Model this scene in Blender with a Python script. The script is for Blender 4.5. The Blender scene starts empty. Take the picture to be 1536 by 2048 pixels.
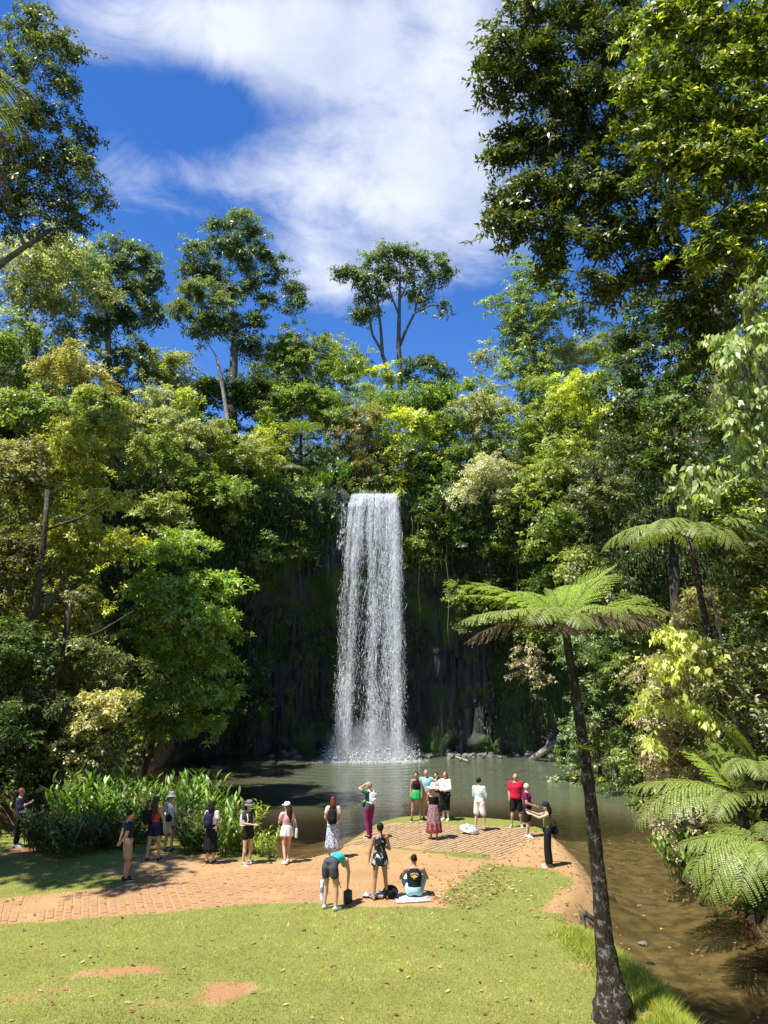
import bpy, math, random
import numpy as np
from mathutils import Vector, Matrix

scene = bpy.context.scene
C = scene.collection
rng = np.random.default_rng(7)
R = math.radians

# ------------------------------------------------------------------ camera
FPX, CZ, PITCH = 1540.0, 5.6, R(11.8)
cam_d = bpy.data.cameras.new('camera')
cam_d.sensor_fit = 'VERTICAL'; cam_d.sensor_height = 36.0
cam_d.lens = 36.0 * FPX / 2048.0
cam_d.clip_end = 2000
cam = bpy.data.objects.new('camera', cam_d); C.objects.link(cam)
cam.location = (0, 0, CZ); cam.rotation_euler = (R(90) + PITCH, 0, 0)
scene.camera = cam

# ------------------------------------------------------------------ sun and sky
SUN_EL = R(65)
hx, hy = 0.84, 0.543                       # where the light travels, on plan
TRAVEL = Vector((hx * math.cos(SUN_EL), hy * math.cos(SUN_EL), -math.sin(SUN_EL)))
sd_ = bpy.data.lights.new('sun', 'SUN'); sd_.energy = 4.8; sd_.angle = R(0.53); sd_.color = (1.0, 0.95, 0.87)
sun = bpy.data.objects.new('sun', sd_); C.objects.link(sun)
sun.rotation_euler = TRAVEL.to_track_quat('-Z', 'Y').to_euler(); sun.location = (-30, -8, 70)

scene.view_settings.view_transform = 'Standard'; scene.view_settings.look = 'None'
scene.view_settings.exposure = 1.05; scene.view_settings.gamma = 1.0
scene.view_settings.use_curve_mapping = False

class NT:
    """small node-tree writer"""
    def __init__(s, tree): s.t = tree; s.n = tree.nodes; s.l = tree.links
    def add(s, typ, **kw):
        n = s.n.new(typ)
        for k, v in kw.items():
            setattr(n, k, v)
        return n
    def put(s, node, sock, val):
        i = node.inputs[sock]
        if isinstance(val, bpy.types.NodeSocket): s.l.new(val, i)
        else: i.default_value = val
    def math(s, op, a, b=0.0, c=0.0, clamp=False):
        n = s.add('ShaderNodeMath', operation=op, use_clamp=clamp)
        s.put(n, 0, a); s.put(n, 1, b); s.put(n, 2, c); return n.outputs[0]
    def vmath(s, op, a, b=(0, 0, 0)):
        n = s.add('ShaderNodeVectorMath', operation=op); s.put(n, 0, a); s.put(n, 1, b); return n.outputs[0]
    def noise(s, vec, scale, detail=4, rough=0.55, dist=0.0):
        n = s.add('ShaderNodeTexNoise'); s.put(n, 'Vector', vec)
        n.inputs['Scale'].default_value = scale; n.inputs['Detail'].default_value = detail
        n.inputs['Roughness'].default_value = rough; n.inputs['Distortion'].default_value = dist
        return n.outputs[0]
    def ramp(s, fac, stops):
        n = s.add('ShaderNodeValToRGB'); s.put(n, 0, fac); e = n.color_ramp.elements
        while len(e) < len(stops): e.new(0.5)
        for el, (p, c) in zip(e, stops):
            el.position = p; el.color = (c[0], c[1], c[2], 1) if hasattr(c, '__len__') else (c, c, c, 1)
        return n.outputs[0]
    def smooth(s, v, lo, hi, a=0.0, b=1.0):
        n = s.add('ShaderNodeMapRange', interpolation_type='SMOOTHSTEP'); s.put(n, 0, v)
        n.inputs[1].default_value = lo; n.inputs[2].default_value = hi
        n.inputs[3].default_value = a; n.inputs[4].default_value = b; return n.outputs[0]
    def mix(s, fac, a, b, blend='MIX'):
        n = s.add('ShaderNodeMix', data_type='RGBA', blend_type=blend)
        s.put(n, 0, fac)
        for i, v in ((6, a), (7, b)):
            s.put(n, i, v if isinstance(v, bpy.types.NodeSocket) else (v[0], v[1], v[2], 1))
        return n.outputs[2]

world = bpy.data.worlds.new('World'); scene.world = world; world.use_nodes = True
W = NT(world.node_tree); W.n.clear()
sky = W.add('ShaderNodeTexSky', sky_type='NISHITA', sun_disc=False)
sky.sun_elevation = SUN_EL; sky.sun_rotation = math.atan2(-hx, -hy)
sky.altitude = 800; sky.air_density = 1.0; sky.dust_density = 0.2; sky.ozone_density = 3.0
hsv = W.add('ShaderNodeHueSaturation'); W.put(hsv, 'Color', sky.outputs[0])
hsv.inputs['Saturation'].default_value = 1.30; hsv.inputs['Value'].default_value = 1.5; hsv.inputs['Hue'].default_value = 0.512
tc = W.add('ShaderNodeTexCoord')
d_ = W.vmath('NORMALIZE', tc.outputs['Generated'])
sp = W.add('ShaderNodeSeparateXYZ'); W.put(sp, 0, d_)
zc_ = W.math('MAXIMUM', W.math('ADD', sp.outputs[2], 0.12), 0.06)
px_, py_ = W.math('DIVIDE', sp.outputs[0], zc_), W.math('DIVIDE', sp.outputs[1], zc_)
cv = W.add('ShaderNodeCombineXYZ'); W.put(cv, 0, px_); W.put(cv, 1, py_)
P = cv.outputs[0]
n1 = W.noise(P, 1.7, 9, 0.56, 0.35); n2 = W.noise(P, 7.0, 10, 0.66, 0.6)
def sky_xy(u, v):
    x, yy = (u - 768) / FPX, (1024 - v) / FPX
    d = Vector((x, math.cos(PITCH) - yy * math.sin(PITCH), math.sin(PITCH) + yy * math.cos(PITCH))).normalized()
    return d.x / (d.z + 0.12), d.y / (d.z + 0.12)
# the cloud banks: (centre pixel, half width, half height, weight); elsewhere the noise alone decides
dens = W.math('MULTIPLY', W.math('SUBTRACT', n1, 0.5), 3.4)
dens = W.math('ADD', dens, W.math('MULTIPLY', W.math('SUBTRACT', n2, 0.5), 2.1))
for (u, v, ru, rv, w) in [(640, 40, 430, 120, 1.15), (830, 260, 270, 190, 1.15), (560, 120, 170, 70, .8), (300, 360, 95, 75, .85),
                          (700, 430, 190, 130, .9), (640, 570, 120, 70, .75), (960, 520, 130, 110, .75), (950, 380, 130, 160, .7), (690, 550, 190, 70, .6), (330, 40, 200, 70, .75), (450, 330, 90, 60, .4),
                          (400, 240, 140, 90, -.75), (200, 200, 90, 90, .25), (860, 90, 90, 50, -.35), (500, 620, 140, 110, -.5),
                          (900, 690, 130, 90, -1.3), (820, 60, 40, 60, -.4), (480, 480, 60, 80, -.5)]:
    x0, y0 = sky_xy(u, v); xa, _ = sky_xy(u + ru, v); _, ya = sky_xy(u, v - rv); _, yb = sky_xy(u, v + rv)
    rx, ry = abs(xa - x0), abs(yb - ya) / 2
    q = W.vmath('MULTIPLY', W.vmath('SUBTRACT', P, (x0, y0, 0)), (1 / rx, 1 / ry, 0))
    ln = W.add('ShaderNodeVectorMath', operation='LENGTH'); W.put(ln, 0, q)
    dens = W.math('ADD', dens, W.smooth(ln.outputs['Value'], 0.0, 1.9, w * .92, 0.0))
cl = W.smooth(dens, 0.0, 1.85)
shade = W.smooth(W.noise(P, 3.1, 5, 0.5), 0.3, 0.72)
ccol = W.mix(shade, (4.6, 5.2, 6.6), (8.2, 8.45, 9.0))
bgcol = W.mix(W.math('MULTIPLY', cl, 0.9), hsv.outputs[0], ccol)
bg = W.add('ShaderNodeBackground'); W.put(bg, 'Color', bgcol); bg.inputs['Strength'].default_value = 0.068
wo = W.add('ShaderNodeOutputWorld'); W.l.new(bg.outputs[0], wo.inputs[0])

# ------------------------------------------------------------------ geometry of the place
SP, CP = math.sin(PITCH), math.cos(PITCH)
def ray(u, v):
    x, yy = (u - 768) / FPX, (1024 - v) / FPX
    return np.array((x, CP - yy * SP, SP + yy * CP))
def at(u, v, Y):
    r = ray(u, v); r = r * (Y / r[1]); return np.array((r[0], r[1], CZ + r[2]))
def gnd(u, v, z=0.38):
    r = ray(u, v); t = (z - CZ) / r[2]; return np.array((r[0] * t, r[1] * t, z))
def mpp(p):
    return (p[1] * CP + (p[2] - CZ) * SP) / FPX

def sdist(px, py, poly):
    """signed distance to a polygon, positive inside"""
    poly = np.asarray(poly, float); n = len(poly)
    best = np.full(px.shape, 1e9); inside = np.zeros(px.shape, bool)
    for i in range(n):
        a, b = poly[i], poly[(i + 1) % n]; e = b - a
        t = np.clip(((px - a[0]) * e[0] + (py - a[1]) * e[1]) / (e @ e + 1e-12), 0, 1)
        best = np.minimum(best, (px - a[0] - t * e[0]) ** 2 + (py - a[1] - t * e[1]) ** 2)
        c = (a[1] > py) != (b[1] > py)
        with np.errstate(divide='ignore', invalid='ignore'):
            xx = e[0] * (py - a[1]) / (e[1] if e[1] != 0 else 1e-12) + a[0]
        inside ^= c & (px < xx)
    return np.where(inside, 1, -1) * np.sqrt(best)
def sst(x, lo, hi):
    t = np.clip((x - lo) / (hi - lo), 0, 1); return t * t * (3 - 2 * t)
_tab = np.random.default_rng(3).random((64, 64))
def vnoise(x, y, s):
    x = np.asarray(x) * s + 1000.3; y = np.asarray(y) * s + 1000.7
    xi, yi = np.floor(x).astype(int), np.floor(y).astype(int); fx, fy = x - xi, y - yi
    fx, fy = fx * fx * (3 - 2 * fx), fy * fy * (3 - 2 * fy)
    g = lambda i, j: _tab[i % 64, j % 64]
    return (g(xi, yi) * (1 - fx) + g(xi + 1, yi) * fx) * (1 - fy) + (g(xi, yi + 1) * (1 - fx) + g(xi + 1, yi + 1) * fx) * fy
def fbm(x, y, s):
    return vnoise(x, y, s) * .55 + vnoise(x, y, s * 2.1) * .28 + vnoise(x, y, s * 4.3) * .17

shore_px = [(600, 1724), (650, 1712), (690, 1682), (738, 1652), (780, 1641), (835, 1637), (900, 1639), (1000, 1643), (1060, 1649),
            (1105, 1665), (1150, 1699), (1182, 1742), (1208, 1790), (1174, 1832), (1164, 1862), (1205, 1884), (1262, 1922), (1335, 1972), (1392, 2024), (1400, 2060)]
shore = [tuple(gnd(u, v, 0.2)[:2]) for u, v in shore_px]
LAND = [(-14, 54), (-13.5, 45), (-11, 38), (-8, 32), (-5.2, 27.5), (-3.6, 25.0)] + shore + [(5.6, 8), (6.4, 0), (7, -30), (-150, -30), (-150, 54)]
RBANK = [(7.6, -30), (7.6, 5), (7.9, 14), (8.0, 18), (9.6, 24), (12.0, 30), (14.2, 38), (16.5, 46), (14, 50.5), (12, 53), (150, 53), (150, -30)]
HILLL = [(-17, 18), (-12.6, 27), (-11.2, 34), (-13.0, 40), (-14.4, 46), (-13.5, 51), (-13, 60), (-150, 60), (-150, 18)]
def lip_y(x): return 54.6 - 0.028 * (x + 1) ** 2 + 0.5 * np.sin(x * 0.9) + .3 * np.sin(x * 2.3 + 1)
def height(x, y):
    x = np.asarray(x, float); y = np.asarray(y, float)
    sl = sdist(x, y, LAND); sr = sdist(x, y, RBANK)
    s = np.maximum(sl, sr)
    edge = 0.10 * (fbm(x, y, 1.3) - .5)
    depthmax = np.where((y < 30) & (x > 3), 0.42, 1.7)
    z = np.where(s > 0, 0.40 * sst(s + edge, -0.05, 0.55), -np.minimum(0.10 + (-s) * 0.26, depthmax))
    z = z + np.where(s > .3, 0.05 * (fbm(x, y, .35) - .5) + 0.012 * (vnoise(x, y, 3) - .5), 0.05 * (fbm(x, y, .9) - .5))
    z = z + np.clip(12 - y, 0, 14) * 0.31 * sst(x, 9, 5)
    hl = sdist(x, y, HILLL); h = np.clip(hl, 0, 8) * 1.6 + np.clip(hl - 8, 0, 15) * 1.05 + np.clip(hl - 23, 0, 90) * .25
    hr = np.clip(sr - .3, 0, 9) * 1.5 + np.clip(sr - 9, 0, 15) * .95 + np.clip(sr - 24, 0, 90) * .25
    back = y - (lip_y(x) + 7.0)
    hb = np.where(back > 0, 17.6 + np.clip(back + 5, 0, 14) * .62 + np.clip(back - 9, 0, 90) * .2, 0)
    z = z + np.maximum(np.maximum(h, np.where(sr > 0, hr, 0)), hb) * (1 + .15 * (fbm(x, y, .12) - .5))
    # the stream above the fall runs in a notch
    notch = sst(np.abs(x + 1.0), 4.0, 2.0) * sst(back, -1, 0.2) * sst(back, 4, 1)
    return z - notch * np.clip(z - 17.2, 0, 4)
def h1(x, y): return float(height(np.array([x]), np.array([y]))[0])
def put(u, v):
    p = gnd(u, v, .4)
    for _ in range(6): p = gnd(u, v, h1(p[0], p[1]))
    return p

# ------------------------------------------------------------------ mesh helpers
def mesh_np(name, verts, faces=None, quads=None, tris=None, col=None, smooth=False):
    me = bpy.data.meshes.new(name); verts = np.asarray(verts, np.float32)
    loops, starts = [], []; off = 0
    for arr in (quads, tris):
        if arr is None or len(arr) == 0: continue
        arr = np.asarray(arr, np.int32); k = arr.shape[1]
        loops.append(arr.ravel()); starts.append(off + np.arange(len(arr)) * k); off += arr.size
    loops = np.concatenate(loops); starts = np.concatenate(starts).astype(np.int32)
    me.vertices.add(len(verts)); me.vertices.foreach_set('co', verts.ravel())
    me.loops.add(len(loops)); me.loops.foreach_set('vertex_index', loops)
    me.polygons.add(len(starts)); me.polygons.foreach_set('loop_start', starts)
    if smooth: me.polygons.foreach_set('use_smooth', np.ones(len(starts), bool))
    if col is not None:
        a = me.color_attributes.new('col', 'FLOAT_COLOR', 'POINT')
        c4 = np.ones((len(verts), 4), np.float32); c4[:, :3] = col; a.data.foreach_set('color', c4.ravel())
    me.update(calc_edges=True); return me
def obj(name, me, mat=None, parent=None, loc=None):
    o = bpy.data.objects.new(name, me); C.objects.link(o)
    if mat is not None and me is not None and len(me.materials) == 0: me.materials.append(mat)
    if parent is not None: o.parent = parent
    if loc is not None: o.location = loc
    return o
def tag(o, label=None, cat=None, group=None, kind=None):
    if label: o['label'] = label
    if cat: o['category'] = cat
    if group: o['group'] = group
    if kind: o['kind'] = kind
    return o
def thing(name, label, cat, loc=(0, 0, 0), rz=0.0, group=None):
    o = bpy.data.objects.new(name, None); C.objects.link(o); o.location = loc; o.rotation_euler = (0, 0, rz)
    o.empty_display_size = .2
    return tag(o, label, cat, group)

class MB:
    """collects closed shapes into one mesh"""
    def __init__(s): s.v = []; s.f = []; s.n = 0
    def add(s, v, f):
        s.v += [tuple(p) for p in v]; s.f += [tuple(i + s.n for i in q) for q in f]; s.n += len(v); return s
    def rings(s, rs, caps=True):
        n = len(rs[0]); v = [p for r in rs for p in r]; f = []
        for i in range(len(rs) - 1):
            for j in range(n):
                a, b = i * n + j, i * n + (j + 1) % n; f.append((a, b, b + n, a + n))
        if caps: f.append(tuple(range(n - 1, -1, -1))); f.append(tuple((len(rs) - 1) * n + j for j in range(n)))
        return s.add(v, f)
    def tube(s, pts, rad, n=8, caps=True):
        pts = [Vector(p) for p in pts]; rs = []
        up = Vector((0.13, 0.21, 1)).normalized()
        t0 = (pts[1] - pts[0]).normalized(); a = t0.cross(up)
        if a.length < .05: a = t0.cross(Vector((1, 0, 0)))
        a.normalize()
        for i, p in enumerate(pts):
            t = (pts[min(i + 1, len(pts) - 1)] - pts[max(i - 1, 0)]).normalized()
            a = (a - t * a.dot(t)).normalized(); b = t.cross(a)
            r = rad[i] if hasattr(rad, '__len__') else rad
            rs.append([p + (a * math.cos(k * 2 * math.pi / n) + b * math.sin(k * 2 * math.pi / n)) * r for k in range(n)])
        return s.rings(rs, caps)
    def box(s, c, h, rot=None, taper=1.0):
        v = []
        for z in (-1, 1):
            for (x, y) in ((-1, -1), (1, -1), (1, 1), (-1, 1)):
                k = taper if z > 0 else 1
                p = Vector((x * h[0] * k, y * h[1] * k, z * h[2]))
                if rot: p = rot @ p
                v.append(Vector(c) + p)
        return s.add(v, [(3, 2, 1, 0), (4, 5, 6, 7), (0, 1, 5, 4), (1, 2, 6, 5), (2, 3, 7, 6), (3, 0, 4, 7)])
    def ell(s, c, r, rot=None, n=12, m=8):
        rs = []
        for i in range(m + 1):
            ph = -math.pi / 2 + math.pi * (i + .02) / (m + .04) if 0 < i < m else (-math.pi / 2 + .06 if i == 0 else math.pi / 2 - .06)
            ring = []
            for j in range(n):
                th = 2 * math.pi * j / n
                p = Vector((r[0] * math.cos(ph) * math.cos(th), r[1] * math.cos(ph) * math.sin(th), r[2] * math.sin(ph)))
                if rot: p = rot @ p
                ring.append(Vector(c) + p)
            rs.append(ring)
        return s.rings(rs)
    def lathe(s, prof, n=20, c=(0, 0, 0), fold=0.0, nf=9, sx=1.0, sy=1.0, caps=True):
        rs = []
        z0, z1 = prof[0][1], prof[-1][1]
        for r, z in prof:
            ring = []
            for j in range(n):
                th = 2 * math.pi * j / n; k = 1 + fold * math.cos(nf * th) * abs(z - z0) / (abs(z1 - z0) + 1e-6)
                ring.append(Vector(c) + Vector((r * k * sx * math.cos(th), r * k * sy * math.sin(th), z)))
            rs.append(ring)
        return s.rings(rs, caps)
    def mesh(s, name, smooth=True):
        me = bpy.data.meshes.new(name); me.from_pydata(s.v, [], s.f)
        if smooth: me.polygons.foreach_set('use_smooth', np.ones(len(me.polygons), bool))
        me.update(); return me
    def build(s, name, mat, parent=None, smooth=True): return obj(name, s.mesh(name, smooth), mat, parent)

# ------------------------------------------------------------------ materials
def new_mat(name):
    m = bpy.data.materials.new(name); m.use_nodes = True; t = NT(m.node_tree); t.n.clear()
    o = t.add('ShaderNodeOutputMaterial'); return m, t, o
def bsdf(t, col, rough=.6, spec=.3, normal=None):
    b = t.add('ShaderNodeBsdfPrincipled'); t.put(b, 'Base Color', col if isinstance(col, bpy.types.NodeSocket) else (*col, 1))
    t.put(b, 'Roughness', rough); t.put(b, 'Specular IOR Level', spec)
    if normal is not None: t.put(b, 'Normal', normal)
    return b
def bump(t, h, strength=.5, dist=.02):
    b = t.add('ShaderNodeBump'); t.put(b, 'Height', h); b.inputs['Strength'].default_value = strength; b.inputs['Distance'].default_value = dist
    return b.outputs[0]
def leaf_mat(name, rough=.42, spec=.45, trans=.36, tint=(1.4, 1.45, .5)):
    m, t, o = new_mat(name)
    a = t.add('ShaderNodeAttribute', attribute_name='col')
    b = bsdf(t, a.outputs[0], rough, spec)
    tr = t.add('ShaderNodeBsdfTranslucent'); t.put(tr, 0, t.mix(1.0, a.outputs[0], tint, 'MULTIPLY'))
    mx = t.add('ShaderNodeMixShader'); mx.inputs[0].default_value = trans
    t.l.new(b.outputs[0], mx.inputs[1]); t.l.new(tr.outputs[0], mx.inputs[2]); t.l.new(mx.outputs[0], o.inputs[0])
    return m
M = {}
M['leaf'] = leaf_mat('leaf')
M['leaf_gloss'] = leaf_mat('leaf_glossy', .4, .5, .3)
M['leaf_dull'] = leaf_mat('leaf_dull', .65, .2, .25, (1.1, 1.1, .7))
M['grass'] = leaf_mat('grass_blade', .55, .25, .35)
def plain(name, col, rough=.7, spec=.25, var=.18, scale=18, col2=None, bmp=0.0):
    m, t, o = new_mat(name); g = t.add('ShaderNodeTexCoord').outputs['Object']
    n = t.noise(g, scale, 4)
    c2 = col2 if col2 else tuple(c * (1 - var * 1.6) for c in col); c1 = tuple(min(1, c * (1 + var)) for c in col)
    b = bsdf(t, t.mix(t.smooth(n, .35, .65), c2, c1), rough, spec, bump(t, n, bmp, .03) if bmp else None)
    t.l.new(b.outputs[0], o.inputs[0]); return m
def bark_mat(name, dark, light, lichen=(.35, .36, .3), amount=.5, scale=6.0):
    m, t, o = new_mat(name); g = t.add('ShaderNodeTexCoord').outputs['Object']
    st = t.vmath('MULTIPLY', g, (1, 1, .25))
    n = t.noise(st, scale * 2, 6, .65); l = t.noise(g, scale * .8, 7, .7, .3)
    c = t.mix(t.smooth(n, .3, .7), dark, light)
    c = t.mix(t.math('MULTIPLY', t.smooth(l, .52, .62), amount), c, lichen)
    b = bsdf(t, c, .85, .15, bump(t, n, .9, .05)); t.l.new(b.outputs[0], o.inputs[0]); return m
M['bark_dark'] = bark_mat('bark_dark', (.03, .024, .018), (.09, .07, .05), (.2, .2, .16), .4)
M['bark_pale'] = bark_mat('bark_pale', (.2, .18, .15), (.38, .35, .3), (.5, .48, .42), .5)
M['bark_grey'] = bark_mat('bark_grey', (.07, .06, .05), (.17, .15, .12), (.3, .3, .26), .5)
M['bark_fern'] = bark_mat('bark_fern', (.016, .012, .009), (.06, .045, .033), (.27, .27, .24), .6, 12.0)
M['rock'] = plain('basalt_boulder', (.15, .145, .14), .6, .4, .4, 3.0, (.04, .04, .035), .4)
# ------------------------------------------------------------------ ground
def gp(pts, z=.4): return [tuple(gnd(u, v, z)[:2]) for u, v in pts]
PATH = gp([(-260, 1830), (0, 1797), (130, 1783), (300, 1764), (440, 1742), (560, 1728), (660, 1735), (680, 1800), (640, 1806), (450, 1812), (250, 1832), (0, 1850), (-260, 1885)])
SAND = gp([(560, 1722), (650, 1708), (700, 1684), (985, 1722), (1000, 1712), (900, 1776), (888, 1800), (905, 1818), (640, 1812), (560, 1760)])
DECK = gp([(690, 1690), (742, 1660), (792, 1645), (1000, 1652), (1062, 1660), (1070, 1680), (985, 1730), (985, 1708), (840, 1700)])
STRIP = gp([(1000, 1690), (1070, 1665), (1110, 1662), (1160, 1695), (1220, 1790), (1170, 1838), (1085, 1822), (1150, 1762), (1095, 1738), (985, 1728)])
TRAIL = gp([(250, 1764), (215, 1745), (270, 1715), (300, 1700), (420, 1712), (470, 1722), (570, 1722), (600, 1750), (430, 1750)])
LITTER = gp([(985, 1735), (940, 1752), (890, 1800), (930, 1810), (1010, 1760)])
BARE = [(268, 1942, 84, 15, .95), (445, 1984, 50, 25, 1.0), (330, 2008, 90, 12, .5), (150, 1978, 60, 10, .42), (30, 2000, 50, 12, .42), (85, 1888, 40, 6, .4), (560, 1862, 26, 5, .45), (950, 1985, 30, 8, .35), (1165, 1935, 30, 8, .6), (1285, 2030, 40, 16, .9), (60, 1705, 60, 10, .9), (10, 1660, 60, 14, .9)]
def bare_mask(x, y, nz):
    d = np.zeros_like(x)
    for u, v, ru, rv, k in BARE:
        c = gnd(u, v); rx = abs(gnd(u + ru, v)[0] - c[0]); ry = abs(gnd(u, v - rv)[1] - gnd(u, v + rv)[1]) / 2
        q = np.hypot((x - c[0]) / rx, (y - c[1]) / ry); d = np.maximum(d, k * sst(1.2 - q + nz * 3.6, -.4, 1.2))
    return d
def dirt_mask(x, y):
    nz = (fbm(x, y, 1.1) - .5) * .55 + (fbm(x, y, 4.0) - .5) * .25
    d = np.zeros_like(x)
    for poly, w in ((PATH, .18), (SAND, .15), (DECK, .1), (STRIP, .25), (TRAIL, .35)):
        d = np.maximum(d, sst(sdist(x, y, poly) + nz * .7, -w, w))
    d = np.maximum(d, bare_mask(x, y, nz)); d = np.maximum(d, .42 * sst(fbm(x + 31, y + 17, .55) + nz * .5, .66, .86))
    sl = sdist(x, y, LAND)
    edge = (1 - sst(sl + nz * .4, .12, .55)) * sst(y, 17.2, 18.5)
    return np.maximum(d, edge)
xs = np.concatenate([[-190, -150, -110, -80, -60, -48, -40, -34], np.arange(-30, -15, 1.0), np.arange(-15, 12.5, .15), np.arange(12.5, 34, 1.0), [36, 42, 50, 62, 80, 110, 150, 190]])
ys = np.concatenate([[-60, -30, -15, -8, -4, 0, 3, 6], np.arange(8, 34, .15), np.arange(34, 72, .8), [74, 78, 84, 92, 104, 120, 145, 180, 230, 300]])
GX, GY = np.meshgrid(xs, ys); GZ = height(GX.ravel(), GY.ravel())
nx, ny = len(xs), len(ys)
ii = (np.arange(ny - 1)[:, None] * nx + np.arange(nx - 1)[None]).ravel()
gq = np.stack([ii, ii + 1, ii + nx + 1, ii + nx], 1)
gv = np.stack([GX.ravel(), GY.ravel(), GZ], 1)
me = mesh_np('ground', gv, quads=gq, smooth=True)
dm = dirt_mask(gv[:, 0], gv[:, 1]); sL = np.maximum(sdist(gv[:, 0], gv[:, 1], LAND), sdist(gv[:, 0], gv[:, 1], RBANK))
bm = bare_mask(gv[:, 0], gv[:, 1], np.zeros(len(gv))); a = me.attributes.new('bare', 'FLOAT', 'POINT'); a.data.foreach_set('value', bm.astype(np.float32))
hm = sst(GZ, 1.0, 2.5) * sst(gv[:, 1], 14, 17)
a = me.attributes.new('dirt', 'FLOAT', 'POINT'); a.data.foreach_set('value', dm.astype(np.float32))
a = me.attributes.new('under', 'FLOAT', 'POINT'); a.data.foreach_set('value', np.clip(-sL, 0, 5).astype(np.float32))
a = me.attributes.new('hill', 'FLOAT', 'POINT'); a.data.foreach_set('value', hm.astype(np.float32))
m, t, o = new_mat('ground'); g = t.add('ShaderNodeTexCoord').outputs['Object']
att = lambda n: t.add('ShaderNodeAttribute', attribute_name=n).outputs['Fac']
nb, nf, ng = t.noise(g, .9, 5), t.noise(g, 14, 6, .7), t.noise(g, 60, 3, .7)
dirt = t.mix(t.smooth(nb, .3, .7), (.33, .2, .092), (.395, .25, .122))
dirt = t.mix(t.math('MULTIPLY', t.smooth(nf, .45, .7), .45), dirt, (.24, .135, .065))
dirt = t.mix(t.math('MULTIPLY', t.smooth(ng, .58, .72), .35), dirt, (.47, .33, .2))
dirt = t.mix(t.smooth(att('bare'), .1, .5), dirt, t.mix(nf, (.29, .15, .07), (.36, .2, .1)))
soil = t.mix(nf, (.12, .14, .03), (.24, .25, .06))
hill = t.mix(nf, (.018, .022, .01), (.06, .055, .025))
bedn = t.noise(g, 2.2, 6, .65)
bed = t.mix(t.smooth(bedn, .35, .65), (.075, .056, .027), (.19, .143, .075))
c = t.mix(t.smooth(t.math('ADD', att('dirt'), t.math('MULTIPLY', t.math('SUBTRACT', nf, .5), 1.1)), .2, .75), soil, dirt)
c = t.mix(t.smooth(att('under'), 0.0, .12), c, bed)
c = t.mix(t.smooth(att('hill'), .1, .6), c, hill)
b = bsdf(t, c, .92, .12, bump(t, t.math('ADD', nf, t.math('MULTIPLY', ng, .5)), .7, .03)); t.l.new(b.outputs[0], o.inputs[0])
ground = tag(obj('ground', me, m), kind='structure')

# pavers of the walk, each a block set in the sand, running with the walk and staggered row by row
def paver_mat():
    m, t, o = new_mat('clay_paver'); g = t.add('ShaderNodeTexCoord').outputs['Object']
    oi = t.add('ShaderNodeObjectInfo').outputs['Random']
    n = t.noise(g, 25, 5); c = t.mix(n, (.3, .17, .085), (.365, .222, .112)); c = t.mix(t.math('MULTIPLY', oi, .45), c, (.27, .15, .085))
    b = bsdf(t, c, .9, .12, bump(t, n, .5, .01)); t.l.new(b.outputs[0], o.inputs[0]); return m
M['paver'] = paver_mat()
def paver_mesh(w, l, h):
    mb = MB(); mb.v = []; k = .012
    for z, i in ((-h, 0), (0, 0), (k * .7, k)):
        mb.v += [(-w + i, -l + i, z), (w - i, -l + i, z), (w - i, l - i, z), (-w + i, l - i, z)]
    mb.f = [(4 * a + j, 4 * a + (j + 1) % 4, 4 * a + 4 + (j + 1) % 4, 4 * a + 4 + j) for a in (0, 1) for j in range(4)] + [(8, 9, 10, 11)]
    return mb.mesh('paver', False)
PW, PL = .165, .26
pm = paver_mesh(PW / 2 - .013, PL / 2 - .016, .05); pm.materials.append(M['paver'])
ctr = [np.array(gnd(u, v)[:2]) for u, v in ((-200, 1846), (0, 1822), (200, 1803), (400, 1783), (560, 1768), (660, 1764))]
def along(s):
    k = min(max(s, 0), .9999) * (len(ctr) - 1); i = int(k); return ctr[i] * (1 - k + i) + ctr[i + 1] * (k - i)
tot = sum(np.linalg.norm(ctr[i + 1] - ctr[i]) for i in range(len(ctr) - 1)); prng = random.Random(4); cnt = 0
cands = []
for r in range(-6, 7):
    for q in range(int(tot / PW)):
        s = (q + .5) * PW / tot; p = along(s); tg = along(min(s + .02, 1)) - along(max(s - .02, 0)); tg /= np.linalg.norm(tg); nn = np.array((-tg[1], tg[0]))
        pp = p + nn * (r * PL + (.5 * PL if q % 2 else 0)); cands.append((pp, math.atan2(tg[1], tg[0])))
cx = np.array([c[0] for c in cands]); sp_ = sdist(cx[:, 0], cx[:, 1], PATH); hh = height(cx[:, 0], cx[:, 1])
keep = []
for i, (pp, an) in enumerate(cands):
    vis = abs(pp[0] / (pp[1] * CP - 1.1)) < .53
    if sp_[i] < .12 or not vis or fbm(pp[0], pp[1], .8) > .70: continue
    keep.append(i)
keep.sort(key=lambda i: cands[i][0][1])
mbs = MB()
for j, i in enumerate(keep):
    pp, an = cands[i]; z = hh[i] + .004 + prng.uniform(-.006, .006)
    if j < 300:
        o_ = obj('paver', pm, None, ground, (pp[0], pp[1], z)); o_.rotation_euler = (prng.uniform(-.02, .02), prng.uniform(-.02, .02), an + prng.uniform(-.03, .03))
    else:
        mt = Matrix.Translation((pp[0], pp[1], z)) @ Matrix.Rotation(an, 4, 'Z')
        mbs.add([mt @ v.co for v in pm.vertices], [tuple(p.vertices) for p in pm.polygons])
if mbs.n: tag(mbs.build('pavers_farther_off', M['paver'], ground, False), kind='stuff')
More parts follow.
